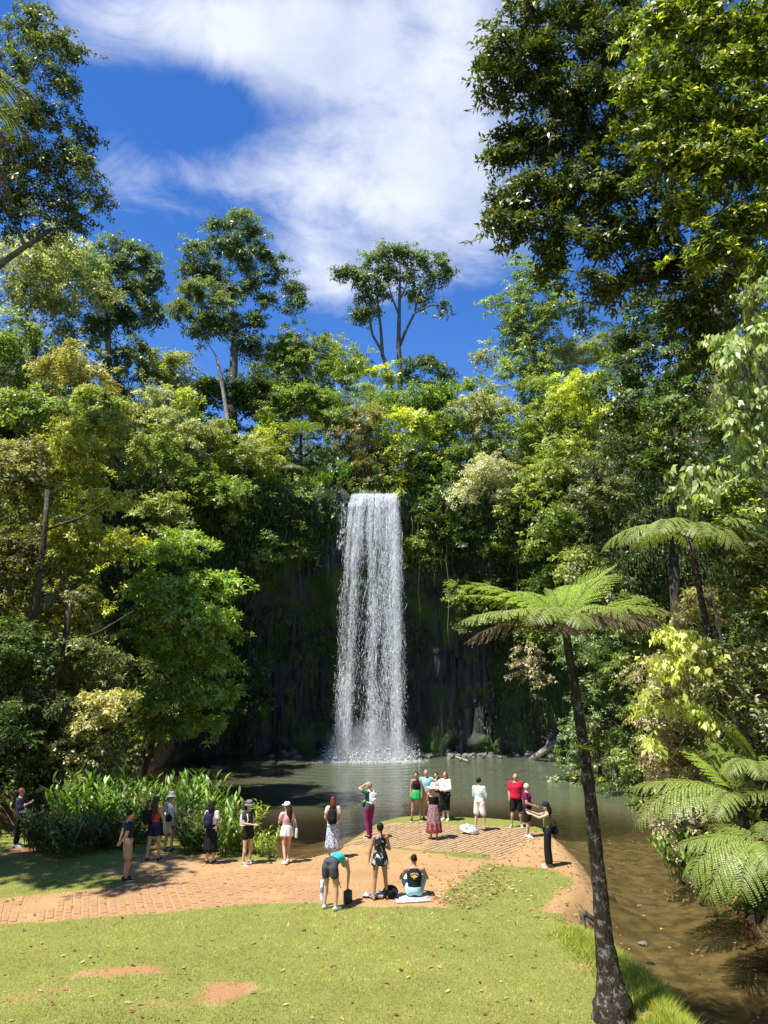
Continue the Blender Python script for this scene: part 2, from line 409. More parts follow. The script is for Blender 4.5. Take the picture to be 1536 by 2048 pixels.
# ribbed concrete grid blocks of the viewing platform: too fine to pick apart
m, t, o = new_mat('deck_block'); g = t.add('ShaderNodeTexCoord').outputs['Object']; n = t.noise(g, 3, 6, .7); n2 = t.noise(g, 30, 4)
c = t.mix(t.smooth(n, .35, .65), (.33, .21, .12), (.27, .20, .11)); c = t.mix(t.math('MULTIPLY', t.smooth(n, .55, .75), .5), c, (.2, .2, .07)); c = t.mix(t.math('MULTIPLY', n2, .5), c, (.4, .29, .18))
b = bsdf(t, c, .9, .12, bump(t, n2, .5, .01)); t.l.new(b.outputs[0], o.inputs[0]); M['deck'] = m
dp = np.array(DECK); lo, hi = dp.min(0) - 1, dp.max(0) + 1; mbs = MB(); an = R(52); ca, sa = math.cos(an), math.sin(an)
gx, gy = np.meshgrid(np.arange(-9, 9, .44), np.arange(-9, 9, .165)); gx = gx + (np.arange(gx.shape[0]) % 2)[:, None] * .22
gx, gy = gx.ravel(), gy.ravel(); cc = (lo + hi) / 2; X = cc[0] + gx * ca - gy * sa; Y = cc[1] + gx * sa + gy * ca
ok = sdist(X, Y, DECK) > .06; ok &= fbm(X, Y, .9) < .72; X, Y = X[ok], Y[ok]; Z = height(X, Y)
for x, y, z in zip(X, Y, Z): mbs.box((x, y, z - .02 + prng.uniform(-.006, .006)), (.212, .058, .034), Matrix.Rotation(an, 3, 'Z'))
tag(mbs.build('platform_blocks', M['deck'], ground, False), kind='stuff')

# ------------------------------------------------------------------ water
wx = np.concatenate([np.arange(-30, 30, .5)]); wy = np.arange(-2, 58, .5)
X, Y = np.meshgrid(wx, wy); nx, ny = len(wx), len(wy); ii = (np.arange(ny - 1)[:, None] * nx + np.arange(nx - 1)[None]).ravel()
hz = height(X.ravel(), Y.ravel()); quad = np.stack([ii, ii + 1, ii + nx + 1, ii + nx], 1)
quad = quad[(hz[quad].min(1) < 0.05)]
me = mesh_np('pool_water', np.stack([X.ravel(), Y.ravel(), np.zeros(X.size)], 1), quads=quad, smooth=True)
deep = np.clip(-sdist(X.ravel(), Y.ravel(), LAND), 0, 30) * sst(Y.ravel(), 24, 36)
a = me.attributes.new('deep', 'FLOAT', 'POINT'); a.data.foreach_set('value', deep.astype(np.float32))
m, t, o = new_mat('pool_water'); g = t.add('ShaderNodeTexCoord').outputs['Object']
gs = t.vmath('MULTIPLY', g, (.45, 1.0, 1)); w1 = t.noise(gs, 2.6, 4, .55, .3); w2 = t.noise(gs, 9, 3, .5); w3 = t.noise(g, .35, 2)
hgt = t.math('ADD', t.math('MULTIPLY', w1, t.smooth(w3, .3, .7, .6, 1.3)), t.math('MULTIPLY', w2, .22))
fd = t.add('ShaderNodeVectorMath', operation='LENGTH'); t.put(fd, 0, t.vmath('SUBTRACT', g, (-1.0, 52.5, 0))); fdv = fd.outputs['Value']
ring = t.math('MULTIPLY', t.math('SINE', t.math('ADD', t.math('MULTIPLY', fdv, 5.0), t.math('MULTIPLY', w1, 7.0))), t.smooth(fdv, 2.5, 17, .3, 0.0))
hgt = t.math('ADD', hgt, ring); nrm = bump(t, hgt, .28, .14)
tr = t.add('ShaderNodeBsdfTransparent'); tr.inputs[0].default_value = (.88, .84, .7, 1)
mk = bsdf(t, t.mix(t.smooth(t.add('ShaderNodeAttribute', attribute_name='deep').outputs['Fac'], 1.5, 10), (.105, .088, .045), (.1, .118, .074)), 1, 0)
m1 = t.add('ShaderNodeMixShader'); t.put(m1, 0, t.smooth(t.add('ShaderNodeAttribute', attribute_name='deep').outputs['Fac'], 0.2, 7, .12, .93))
t.l.new(tr.outputs[0], m1.inputs[1]); t.l.new(mk.outputs[0], m1.inputs[2])
gl = t.add('ShaderNodeBsdfGlossy'); gl.inputs['Roughness'].default_value = .06; t.l.new(nrm, gl.inputs['Normal'])
fr = t.add('ShaderNodeFresnel'); fr.inputs[0].default_value = 1.33; t.l.new(nrm, fr.inputs['Normal'])
m2 = t.add('ShaderNodeMixShader'); t.put(m2, 0, fr.outputs[0]); t.l.new(m1.outputs[0], m2.inputs[1]); t.l.new(gl.outputs[0], m2.inputs[2]); t.l.new(m2.outputs[0], o.inputs[0])
tag(obj('pool_water', me, m), kind='structure')

# ------------------------------------------------------------------ cliff
cxs = np.arange(-22, 22.01, .3); czs = np.arange(-1.2, 18.61, .3)
X, Z = np.meshgrid(cxs, czs)
prof = 3.0 * sst(Z, 13.5, 6.0) + 1.0 * sst(Z, 17.6, 15.0) + .5 * sst(Z, 3.0, -.5) * -1
Yc = lip_y(X) + 0.25 + prof + (fbm(X, Z, .35) - .5) * 2.4 + (fbm(X, Z * 1.6, 1.1) - .5) * .9 + .25 * sst(np.abs(Z - 17.9), .5, .1) * -1
Yc += .22 * np.abs(np.sin(X * 4.2 + 1.5 * fbm(X, Z, .4))) * sst(Z, 12, 9) 
nx, ny = len(cxs), len(czs); ii = (np.arange(ny - 1)[:, None] * nx + np.arange(nx - 1)[None]).ravel()
v = np.stack([X.ravel(), Yc.ravel(), Z.ravel()], 1); q = np.stack([ii, ii + 1, ii + nx + 1, ii + nx], 1)
topv = np.stack([cxs, Yc[-1] + 9, np.full(nx, 18.0)], 1); base = len(v); v = np.vstack([v, topv]); k = np.arange(nx - 1); last = (ny - 1) * nx
q = np.vstack([q, np.stack([last + k, last + k + 1, base + k + 1, base + k], 1)])
me = mesh_np('cliff_face', v, quads=q, smooth=True)
m, t, o = new_mat('cliff'); g = t.add('ShaderNodeTexCoord').outputs['Object']; st = t.vmath('MULTIPLY', g, (1, 1, .22))
n1_, n2_, n3_ = t.noise(st, 2.6, 7, .65), t.noise(g, .33, 4), t.noise(g, 7, 5, .7)
c = t.mix(t.smooth(n1_, .3, .7), (.018, .018, .019), (.062, .062, .064))
c = t.mix(t.smooth(n2_, .44, .56), c, t.mix(n3_, (.03, .06, .016), (.07, .125, .03)))
b = bsdf(t, c, .75, .3, bump(t, n1_, 1.0, .2)); t.l.new(b.outputs[0], o.inputs[0]); M['cliff'] = m
cliff = tag(obj('cliff_face', me, m), kind='structure')
m, t, o = new_mat('basalt_column'); g = t.add('ShaderNodeTexCoord').outputs['Object']; st = t.vmath('MULTIPLY', g, (1, 1, .3)); n1_ = t.noise(st, 4, 7, .7); oi = t.add('ShaderNodeObjectInfo').outputs['Random']
c = t.mix(t.smooth(n1_, .35, .7), (.02, .02, .021), (.10, .10, .105)); c = t.mix(t.math('MULTIPLY', oi, .5), c, (.03, .035, .024))
b = bsdf(t, c, .7, .35, bump(t, n1_, 1, .1)); t.l.new(b.outputs[0], o.inputs[0]); M['column'] = m
def wall_y(x, z): 
    i = int(np.clip(round((x + 22) / .3), 0, len(cxs) - 1)); j = int(np.clip(round((z + 1.2) / .3), 0, len(czs) - 1)); return Yc[j, i]
colm = []
for k in range(4):
    mb = MB(); rs = []
    for i in range(7):
        z = i / 6; w = 1 + prng.uniform(-.12, .12); rs.append([((math.cos(a * math.pi / 3 + .3 * k) * w + .1 * prng.uniform(-1, 1)), math.sin(a * math.pi / 3 + .3 * k) * w, z) for a in range(6)])
    mb.rings(rs); cm = mb.mesh('basalt_column', False); cm.materials.append(M['column']); colm.append(cm)
for (u0, u1, v0, v1, n) in ((485, 600, 1235, 1420, 22), (478, 545, 1100, 1190, 12), (815, 990, 1320, 1480, 40), (540, 660, 1330, 1490, 24), (850, 1010, 1235, 1330, 14)):
    for _ in range(n):
        u, vv = prng.uniform(u0, u1), prng.uniform(v0, v1); p = at(u, vv, 56.5); hgt = prng.uniform(1.2, 3.6)
        z0 = max(p[2] - hgt / 2, -.3); o_ = obj('basalt_column', colm[prng.randrange(4)], None, cliff, (p[0], wall_y(p[0], p[2]) + .08, z0)); r_ = prng.uniform(.16, .27)
        o_.scale = (r_, r_, hgt); o_.rotation_euler = (prng.uniform(-.03, .03), prng.uniform(-.03, .03), prng.uniform(0, 6))

# ------------------------------------------------------------------ waterfall
WFX, WFY = -1.0, 53.0
fall = thing('waterfall', 'tall white waterfall dropping from the jungle lip into the pool', 'waterfall', (WFX, WFY, 0))
m, t, o = new_mat('falling_water'); b = bsdf(t, (.93, .95, .97), .35, .5); tr = t.add('ShaderNodeBsdfTranslucent'); tr.inputs[0].default_value = (.93, .95, .97, 1)
mx = t.add('ShaderNodeMixShader'); mx.inputs[0].default_value = .45; t.l.new(b.outputs[0], mx.inputs[1]); t.l.new(tr.outputs[0], mx.inputs[2]); t.l.new(mx.outputs[0], o.inputs[0]); M['foam'] = m
m, t, o = new_mat('water_veil'); g = t.add('ShaderNodeTexCoord').outputs['Object']
st = t.vmath('MULTIPLY', g, (8, 8, .3)); nA = t.noise(st, 1.0, 6, .62); nB = t.noise(t.vmath('MULTIPLY', g, (9, 9, 2.5)), 1, 4, .7)
att_ = t.add('ShaderNodeAttribute', attribute_name='dens').outputs['Fac']
al = t.math('MULTIPLY', t.smooth(t.math('ADD', t.math('MULTIPLY', nA, .7), t.math('MULTIPLY', nB, .3)), .42, .72), att_, clamp=True)
tp = t.add('ShaderNodeBsdfTransparent'); b = bsdf(t, (.9, .93, .96), .5, .4); tr = t.add('ShaderNodeBsdfTranslucent'); tr.inputs[0].default_value = (.9, .93, .96, 1)
mx = t.add('ShaderNodeMixShader'); mx.inputs[0].default_value = .4; t.l.new(b.outputs[0], mx.inputs[1]); t.l.new(tr.outputs[0], mx.inputs[2])
m2 = t.add('ShaderNodeMixShader'); t.put(m2, 0, al); t.l.new(tp.outputs[0], m2.inputs[1]); t.l.new(mx.outputs[0], m2.inputs[2]); t.l.new(m2.outputs[0], o.inputs[0]); M['veil'] = m
HT = 18.15
def edges(s):                    # s: 0 top .. 1 bottom; left and right edge in local x
    L = np.interp(s, [0, .08, .25, .6, 1.0], [-1.33, -1.72, -1.98, -2.22, -2.5]); Rr = np.interp(s, [0, .06, .2, 1], [1.95, 2.2, 2.32, 2.5]); return L, Rr
def dens_f(w, s):                # three streams that part on the way down
    top = np.ones_like(w) * .85 * sst(w, -.02, .06) * sst(1.02 - w, 0, .05)
    low = .95 * np.exp(-((w - .16) / .10) ** 2) + .7 * np.exp(-((w - .55) / .085) ** 2) + 1.25 * np.exp(-((w - .885) / .08) ** 2) + .3 * np.exp(-((w - .72) / .08) ** 2) + .03
    return top * (1 - sst(s, .03, .35)) + low * sst(s, .03, .35)
def fall_y(s): return -.95 * np.sqrt(np.clip(s, 0, 1)) + 1.25 - .3
ns_, nw_ = 90, 40; S, Wd = np.meshgrid(np.linspace(0, 1, ns_), np.linspace(0, 1, nw_), indexing='ij'); L, Rr = edges(S)
v = np.stack([(L + (Rr - L) * Wd).ravel(), (fall_y(S) + .15 * np.sin(Wd * 19 + S * 3)).ravel(), (HT * (1 - S)).ravel()], 1)
ii = (np.arange(ns_ - 1)[:, None] * nw_ + np.arange(nw_ - 1)[None]).ravel(); me = mesh_np('veil', v, quads=np.stack([ii, ii + 1, ii + nw_ + 1, ii + nw_], 1), smooth=True)
a = me.attributes.new('dens', 'FLOAT', 'POINT'); a.data.foreach_set('value', (np.clip(dens_f(Wd, S), 0, 1.2) * np.interp(S, [0, .1, .5, 1], [1.0, .8, .42, .36])).ravel().astype(np.float32))
obj('veil', me, M['veil'], fall); vb = obj('veil', me, None, fall, (.07, -.22, .0)); vb.scale = (.985, 1, .998)
def drops(n, s_fn, w_rej, lmin, lmax, wid, seed, ysp=.3):
    g_ = np.random.default_rng(seed); s = s_fn(g_.random(n * 4)); w = g_.random(n * 4)
    str_ = vnoise(w * 46 + 3, s * 2.2 + w * 3, 1.0) * .6 + vnoise(w * 17, s * 5, 1.0) * .4
    keep = g_.random(n * 4) < np.clip(dens_f(w, s) * sst(str_, .22, .7) * w_rej, 0, 1); s, w = s[keep][:n], w[keep][:n]; n = len(s)
    L, Rr = edges(s); x = L + (Rr - L) * w + g_.normal(0, .10, n) * (.25 + s); y = fall_y(s) + g_.normal(0, ysp, n) * (.25 + s); z = HT * (1 - s)
    ln = g_.uniform(lmin, lmax, n) * (.6 + g_.random(n)); wd = wid * g_.uniform(.5, 1.5, n); th = g_.uniform(0, 6.28, n)
    ax = np.stack([np.cos(th), np.sin(th), g_.normal(0, .35, n)], 1) * wd[:, None]; dn = np.stack([g_.normal(0, .18, n), g_.normal(0, .18, n), -np.ones(n)], 1) * ln[:, None]
    c = np.stack([x, y, np.maximum(z, .06)], 1); v = np.stack([c - ax * .5, c - dn * .5, c + ax * .5, c + dn * .5], 1).reshape(-1, 3)
    return mesh_np('drops', v, quads=np.arange(4 * n).reshape(-1, 4))
tag(obj('streams', drops(15000, lambda r: r ** 1.0, .9, .12, .6, .026, 1), M['foam'], fall), kind='stuff')
tag(obj('droplets', drops(40000, lambda r: r ** .75, .8, .03, .09, .034, 2, .45), M['foam'], fall), kind='stuff')
tag(obj('lip_water', drops(5000, lambda r: r * .05, 1.0, .10, .3, .05, 5, .1), M['foam'], fall), kind='stuff')
# side trickle left of the fall, and the splash at its foot
g_ = np.random.default_rng(9); n = 220; s = g_.random(n) ** 1.8 * .2; x = -1.95 + .35 * g_.normal(0, .45, n) - s * .6; ln = g_.uniform(.06, .2, n)
c = np.stack([x, 1.0 + g_.normal(0, .08, n) * 1 - .5 * np.sqrt(s), HT - .4 - s * HT], 1); ax = np.stack([g_.normal(0, .02, n), g_.normal(0, .02, n), np.zeros(n)], 1); dn = np.stack([np.zeros(n), np.zeros(n), ln], 1)
tag(obj('side_trickle', mesh_np('trickle', np.stack([c - ax, c - dn, c + ax, c + dn], 1).reshape(-1, 3), quads=np.arange(4 * n).reshape(-1, 4)), M['foam'], fall), kind='stuff')
n = 14000; r = np.abs(g_.normal(0, 1, n)); x = g_.uniform(-2.7, 2.8, n) + g_.normal(0, .35, n); y = .1 + g_.normal(0, .7, n); z = np.abs(g_.normal(0, .42, n)) + .02; fl = g_.random(n) < .45
z[fl] = .012; x[fl] = g_.uniform(-3.2, 3.2, fl.sum()) * g_.uniform(.7, 1.25, fl.sum()); y[fl] = -.5 + g_.normal(0, .7, fl.sum()); sz = g_.uniform(.015, .05, n)
e1 = g_.normal(0, 1, (n, 3)); e2 = g_.normal(0, 1, (n, 3)); e1[fl, 2] = .05; e2[fl, 2] = .05; e1 *= (sz / np.linalg.norm(e1, axis=1))[:, None]; e2 *= (sz / np.linalg.norm(e2, axis=1))[:, None]
c = np.stack([x, y, z], 1); tag(obj('splash', mesh_np('splash', np.stack([c - e1, c - e2, c + e1, c + e2], 1).reshape(-1, 3), quads=np.arange(4 * n).reshape(-1, 4)), M['foam'], fall), kind='stuff')

m, t, o = new_mat('mist'); pv = t.add('ShaderNodeVolumePrincipled'); pv.inputs['Color'].default_value = (.95, .97, 1, 1)
g = t.add('ShaderNodeTexCoord').outputs['Object']; ln_ = t.add('ShaderNodeVectorMath', operation='LENGTH'); t.put(ln_, 0, g); t.put(pv, 'Density', t.math('MULTIPLY', t.smooth(ln_.outputs['Value'], .2, 1.0, .62, 0.0), t.smooth(t.noise(g, 3.0, 3), .3, .7, .4, 1.3))); t.l.new(pv.outputs[0], o.inputs['Volume'])
mb = MB(); mb.ell((0, 0, 0), (1, 1, 1), None, 16, 10); mo = mb.build('mist', m, fall); mo.location = (.1, -.2, .95); mo.scale = (3.6, 1.5, 1.9); tag(mo, kind='stuff')

# ------------------------------------------------------------------ lawn
g_ = np.random.default_rng(21)
def blades(x, y, z, hmin, hmax, wid, cols, lean=.6):
    n = len(x); h = g_.uniform(hmin, hmax, n); th = g_.uniform(0, 6.28, n); ph = th + g_.normal(0, .8, n) + 1.57
    ax = np.stack([np.cos(th), np.sin(th), np.zeros(n)], 1) * (wid * g_.uniform(.6, 1.4, n))[:, None]
    tip = np.stack([np.cos(ph) * lean * h * g_.uniform(.3, 1.5, n), np.sin(ph) * lean * h * g_.uniform(.3, 1.5, n), h], 1); c = np.stack([x, y, z - .004], 1)
    v = np.stack([c - ax, c + ax, c + tip], 1).reshape(-1, 3)
    pal = np.array(cols); col = pal[g_.integers(0, len(pal), n)] * g_.uniform(.75, 1.25, (n, 1)); return v, np.repeat(col, 3, 0)
def field(x0, x1, y0, y1, n):
    # more blades towards the camera
    x = g_.uniform(x0, x1, n); y = y0 + (y1 - y0) * g_.random(n) ** 1.25
    ok = np.abs(x) < .53 * (y * CP) + .6; x, y = x[ok], y[ok]; sl = sdist(x, y, LAND)
    d = dirt_mask(x, y); ok = (sl > .05) & (d + g_.normal(0, .33, len(x)) < .55); return x[ok], y[ok]
x, y = field(-15, 8, 12.2, 28, 420000); z = height(x, y); dk = dirt_mask(x, y)
GC = [(.29, .32, .085), (.36, .37, .12), (.22, .27, .07), (.43, .39, .18), (.17, .225, .05), (.37, .35, .14)]
V, K = blades(x, y, z, .015, .045, .0058, GC, 1.1)
pat = np.repeat(.5 + 1.0 * fbm(x, y, .8) * (.45 + 1.1 * vnoise(x, y, 4.5)), 3)[:, None]; K = K * pat; yellow = (fbm(x, y, .45) * 1.2)[:, None].repeat(3, 0); K = K * (1 - .0 * yellow) + np.where(yellow > .62, 1, 0) * np.array((.06, .02, .01))
tag(obj('lawn_grass', mesh_np('lawn_grass', V, tris=np.arange(len(V)).reshape(-1, 3), col=K), M['grass']), 'short mown green lawn in front of the walk', 'grass', kind='stuff')
# long bright grass on the bank of the stream
bank = np.array([gnd(u, v)[:2] for u, v in ((1195, 1868), (1235, 1905), (1290, 1950), (1345, 1995), (1385, 2040), (1400, 2075))])
k = g_.random(26000) * (len(bank) - 1.001); i = k.astype(int); f = (k - i)[:, None]; p = bank[i] * (1 - f) + bank[i + 1] * f + np.stack([g_.normal(-.28, .26, len(k)), g_.normal(0, .18, len(k))], 1)
z = height(p[:, 0], p[:, 1]); ok = (z > .02) & (dirt_mask(p[:, 0], p[:, 1]) < .7); p, z = p[ok], z[ok]
V, K = blades(p[:, 0], p[:, 1], z, .06, .21, .007, [(.36, .4, .06), (.46, .46, .09), (.28, .34, .045), (.18, .25, .035)], .9)
tag(obj('bank_grass', mesh_np('bank_grass', V, tris=np.arange(len(V)).reshape(-1, 3), col=K), M['grass']), 'long bright green grass along the stream bank', 'grass', kind='stuff')
# fallen leaves
def litter(n, fn, smin, smax, pal, name, label, zoff=.03):
    x, y = fn(n); n = len(x); z = height(x, y) if zoff > .005 else np.zeros(n); s = g_.uniform(smin, smax, n); th = g_.uniform(0, 6.28, n)
    a1 = np.stack([np.cos(th), np.sin(th), g_.normal(0, .25, n)], 1) * s[:, None]; a2 = np.stack([-np.sin(th), np.cos(th), g_.normal(0, .25, n)], 1) * (s * .45)[:, None]; c = np.stack([x, y, z + zoff], 1)
    if zoff <= .005: a1[:, 2] = 0; a2[:, 2] = 0
    v = np.stack([c - a1, c - a2, c + a1, c + a2], 1).reshape(-1, 3); col = np.array(pal)[g_.integers(0, len(pal), n)] * g_.uniform(.7, 1.2, (n, 1))
    tag(obj(name, mesh_np(name, v, quads=np.arange(4 * n).reshape(-1, 4), col=np.repeat(col, 4, 0)), M['leaf_dull']), label, 'leaves', kind='stuff')
def on_lawn(n):
    x = g_.uniform(-13, 7, n); y = 12.5 + 16 * g_.random(n) ** 1.1; ok = sdist(x, y, LAND) > .2; return x[ok], y[ok]
def in_litter(n):
    P_ = np.array(LITTER + STRIP); lo, hi = P_.min(0) - .3, P_.max(0) + .3; x = g_.uniform(lo[0], hi[0], n); y = g_.uniform(lo[1], hi[1], n)
    L1 = sdist(x, y, LITTER); L2 = sdist(x, y, STRIP); pr = np.where(L1 > -.4, .6, np.where(L2 > -.8, .12, .04)); ok = (g_.random(n) < pr) & (sdist(x, y, LAND) > .1); return x[ok], y[ok]
BR = [(.3, .16, .07), (.22, .1, .05), (.42, .3, .14), (.5, .4, .2), (.35, .17, .09)]
litter(700, on_lawn, .03, .075, BR, 'fallen_leaves', 'dry brown leaves scattered over the lawn and walk')
litter(5200, in_litter, .03, .07, BR, 'leaf_litter', 'drift of dry leaves along the edge of the sand')
def afloat(n):
    x = g_.uniform(4, 9, n); y = g_.uniform(13, 30, n); ok = np.maximum(sdist(x, y, LAND), sdist(x, y, RBANK)) < -.15; return x[ok], y[ok]
litter(170, afloat, .03, .06, [(.5, .33, .06), (.45, .25, .06), (.55, .42, .14), (.3, .16, .06)], 'floating_leaves', 'yellow leaves floating on the stream', .004)
# ------------------------------------------------------------------ trees
def nrm_(a): return a / (np.linalg.norm(a, axis=-1, keepdims=True) + 1e-9)
def leaf_quads(base, dirv, nor, L, W, fold=.18, curl=.12):
    side = nrm_(np.cross(nor, dirv)); nor = np.cross(dirv, side); L = L[:, None]; W = W[:, None]
    m_ = base + dirv * L * .42
    return np.stack([base, m_ + side * W * .5 + nor * W * fold, base + dirv * L - nor * L * curl, m_ - side * W * .5 + nor * W * fold], 1)
def crown(clumps, n, L, W, cols, g, k=6, droop=.15, spread=1.0, under=.3, inner=.5, lump=.42, var=.3, up=.3, tail=.08, per=6, disc=1.9):
    """leaves on twigs, twigs in flattened sprays, sprays spread through the shells of ellipsoid clumps (centre, radii)"""
    clumps = np.asarray(clumps, float); area = (clumps[:, 3] * clumps[:, 4] + clumps[:, 4] * clumps[:, 5] + clumps[:, 3] * clumps[:, 5])
    ns = max(6, int(n / (k * per))); ci = g.choice(len(clumps), int(ns * 1.9), p=area / area.sum())
    v = nrm_(g.normal(0, 1, (len(ci), 3))); keep = (v[:, 2] > -.25) | (g.random(len(ci)) < under); ci, v = ci[keep][:ns], v[keep][:ns]; ns = len(ci)
    c = clumps[ci]; ph = ci * 1.7
    wob = 1 + lump * (np.sin(v[:, 0] * 5 + ph) * np.sin(v[:, 1] * 5 + ph * 2.1) + .6 * np.sin(v[:, 2] * 7 + v[:, 0] * 4 + ph))
    r = (inner + (1.03 - inner) * g.random(ns) ** .55) * wob + np.minimum(g.exponential(tail, ns), .45); sp = c[:, :3] + v * c[:, 3:] * r[:, None]
    out = nrm_(v / c[:, 3:]); dn = nrm_(out * .55 + np.array((0, 0, .75)) + g.normal(0, .28, (ns, 3)))            # the spray lies across this
    da = nrm_(out - dn * (out * dn).sum(1, keepdims=True) + 1e-4); db = np.cross(dn, da); rs = L * disc * g.uniform(.6, 1.5, ns)
    nt = ns * per; rep = lambda q: np.repeat(q, per, 0)
    th = g.uniform(0, 6.28, nt); rr = np.sqrt(g.random(nt)) * rep(rs); x_, y_ = np.cos(th) * rr * 1.25, np.sin(th) * rr * .8
    pos = rep(sp) + rep(da) * x_[:, None] + rep(db) * y_[:, None] + rep(dn) * (g.normal(0, .22, nt) * L - .25 * rr ** 2 / rep(rs))[:, None]
    tw = nrm_(rep(da) * .5 + nrm_(rep(da) * x_[:, None] + rep(db) * y_[:, None]) * .7 + rep(dn) * up + g.normal(0, .3, (nt, 3))); stone = rep(g.normal(0, var * .55, ns)); ci = rep(ci); dnt = rep(dn)
    a = nrm_(np.cross(tw, nrm_(g.normal(0, 1, (nt, 3))))); b = np.cross(tw, a)
    pos, tw, a, b, ci, dnt, stone = [np.repeat(q, k, 0) for q in (pos, tw, a, b, ci, dnt, stone)]; N = nt * k
    phi = np.tile(np.arange(k) * 2.4, nt) + np.repeat(g.uniform(0, 6.28, nt), k) + g.normal(0, .3, N); off = np.tile(np.linspace(-1, .3, k), nt)
    s_ = g.uniform(.6, 1.4, N)
    rad = np.cos(phi)[:, None] * a + np.sin(phi)[:, None] * b; rad = rad - dnt * (rad * dnt).sum(1, keepdims=True) * .55
    d = nrm_(tw * g.uniform(.15, .8, (N, 1)) + rad * spread - np.array((0, 0, droop)) * g.uniform(.3, 1.7, (N, 1)))
    base = pos + tw * (off * L * 1.2)[:, None]
    nor = nrm_(dnt * 1.1 + np.array((0, 0, .25)) + g.normal(0, .42, (N, 3)))
    q = leaf_quads(base, d, nor, L * s_, W * s_ * g.uniform(.8, 1.2, N))
    pal = np.minimum(np.array(cols) * 1.62, .6)
    ct = g.normal(0, .10, len(clumps))[ci]
    col = pal[np.minimum((g.random(N) ** 1.5 * len(pal)).astype(int), len(pal) - 1)] * np.clip(1 + stone + ct + g.normal(0, var * .5, N), .35, 1.9)[:, None]
    lum = col.mean(1, keepdims=True); col = (col * .88 + lum * .12) * np.array((1.03, 1.02, .95))
    return q.reshape(-1, 3), np.repeat(col, 4, 0)
def limb(mb, p0, p1, r0, r1, g, sag=.12, n=6, sides=6):
    p0, p1 = np.array(p0, float), np.array(p1, float); L = np.linalg.norm(p1 - p0); o1 = g.normal(0, sag * L * .5, 3); o1[2] += sag * L * .3
    t = np.linspace(0, 1, n)[:, None]; pts = p0 * (1 - t) + p1 * t + o1 * (4 * t * (1 - t)) * .5
    mb.tube(pts, list(np.linspace(r0, r1, n)), sides)
    return pts
PAL = {
 'mid':   [(0.118, 0.172, 0.034), (0.166, 0.223, 0.042), (0.079, 0.123, 0.025), (0.230, 0.274, 0.064)],
 'dark':  [(0.048, 0.079, 0.018), (0.072, 0.116, 0.023), (0.095, 0.144, 0.030), (0.035, 0.058, 0.016)],
 'olive': [(.175, .215, .05), (.23, .265, .07), (.13, .165, .037), (.3, .32, .11)],
 'grey':  [(0.207, 0.237, 0.109), (0.286, 0.302, 0.160), (0.135, 0.165, 0.070), (0.397, 0.404, 0.244)],
 'lime':  [(0.302, 0.388, 0.032), (0.412, 0.490, 0.051), (0.222, 0.302, 0.032), (0.524, 0.548, 0.064)],
 'yellow': [(.32, .35, .04), (.4, .4, .06), (.24, .28, .035), (.38, .34, .07)],
 'gold': [(.2, .225, .03), (.28, .29, .045), (.13, .16, .026), (.34, .32, .06)],
 'cream': [(0.476, 0.490, 0.153), (0.600, 0.600, 0.256), (0.317, 0.374, 0.089), (0.600, 0.600, 0.359)],
 'tan': [(.24, .2, .115), (.33, .28, .19), (.18, .175, .08), (.4, .34, .25), (.2, .24, .08)],
 'bright': [(.2, .3, .04), (.26, .36, .05), (.14, .22, .03), (.3, .4, .07)],
 'sky': [(.075, .115, .05), (.1, .145, .065), (.055, .085, .035), (.16, .2, .11)],
 'blue':  [(0.095, 0.158, 0.064), (0.135, 0.202, 0.083), (0.064, 0.107, 0.039), (0.207, 0.260, 0.128)],
}
def fill(c, R3, m, g, size=(.24, .5), flat=.7):
    """clumps spread through an ellipsoid envelope"""
    m = int(m * 2.0); v = nrm_(g.normal(0, 1, (m, 3))); v[:, 2] = np.where(v[:, 2] < -.7, -v[:, 2], v[:, 2]); r = .3 + .62 * g.random((m, 1))
    p = np.array(c) + v * np.array(R3) * r; s = np.mean(R3) * (size[0] * .75 + (size[1] * 1.15 - size[0] * .75) * g.random((m, 1)) ** 1.6)
    return np.hstack([p, s * g.uniform(.7, 1.6, (m, 1)), s * g.uniform(.8, 1.3, (m, 1)), s * flat * g.uniform(.6, 1.35, (m, 1))])
TREE_SEED = [100]
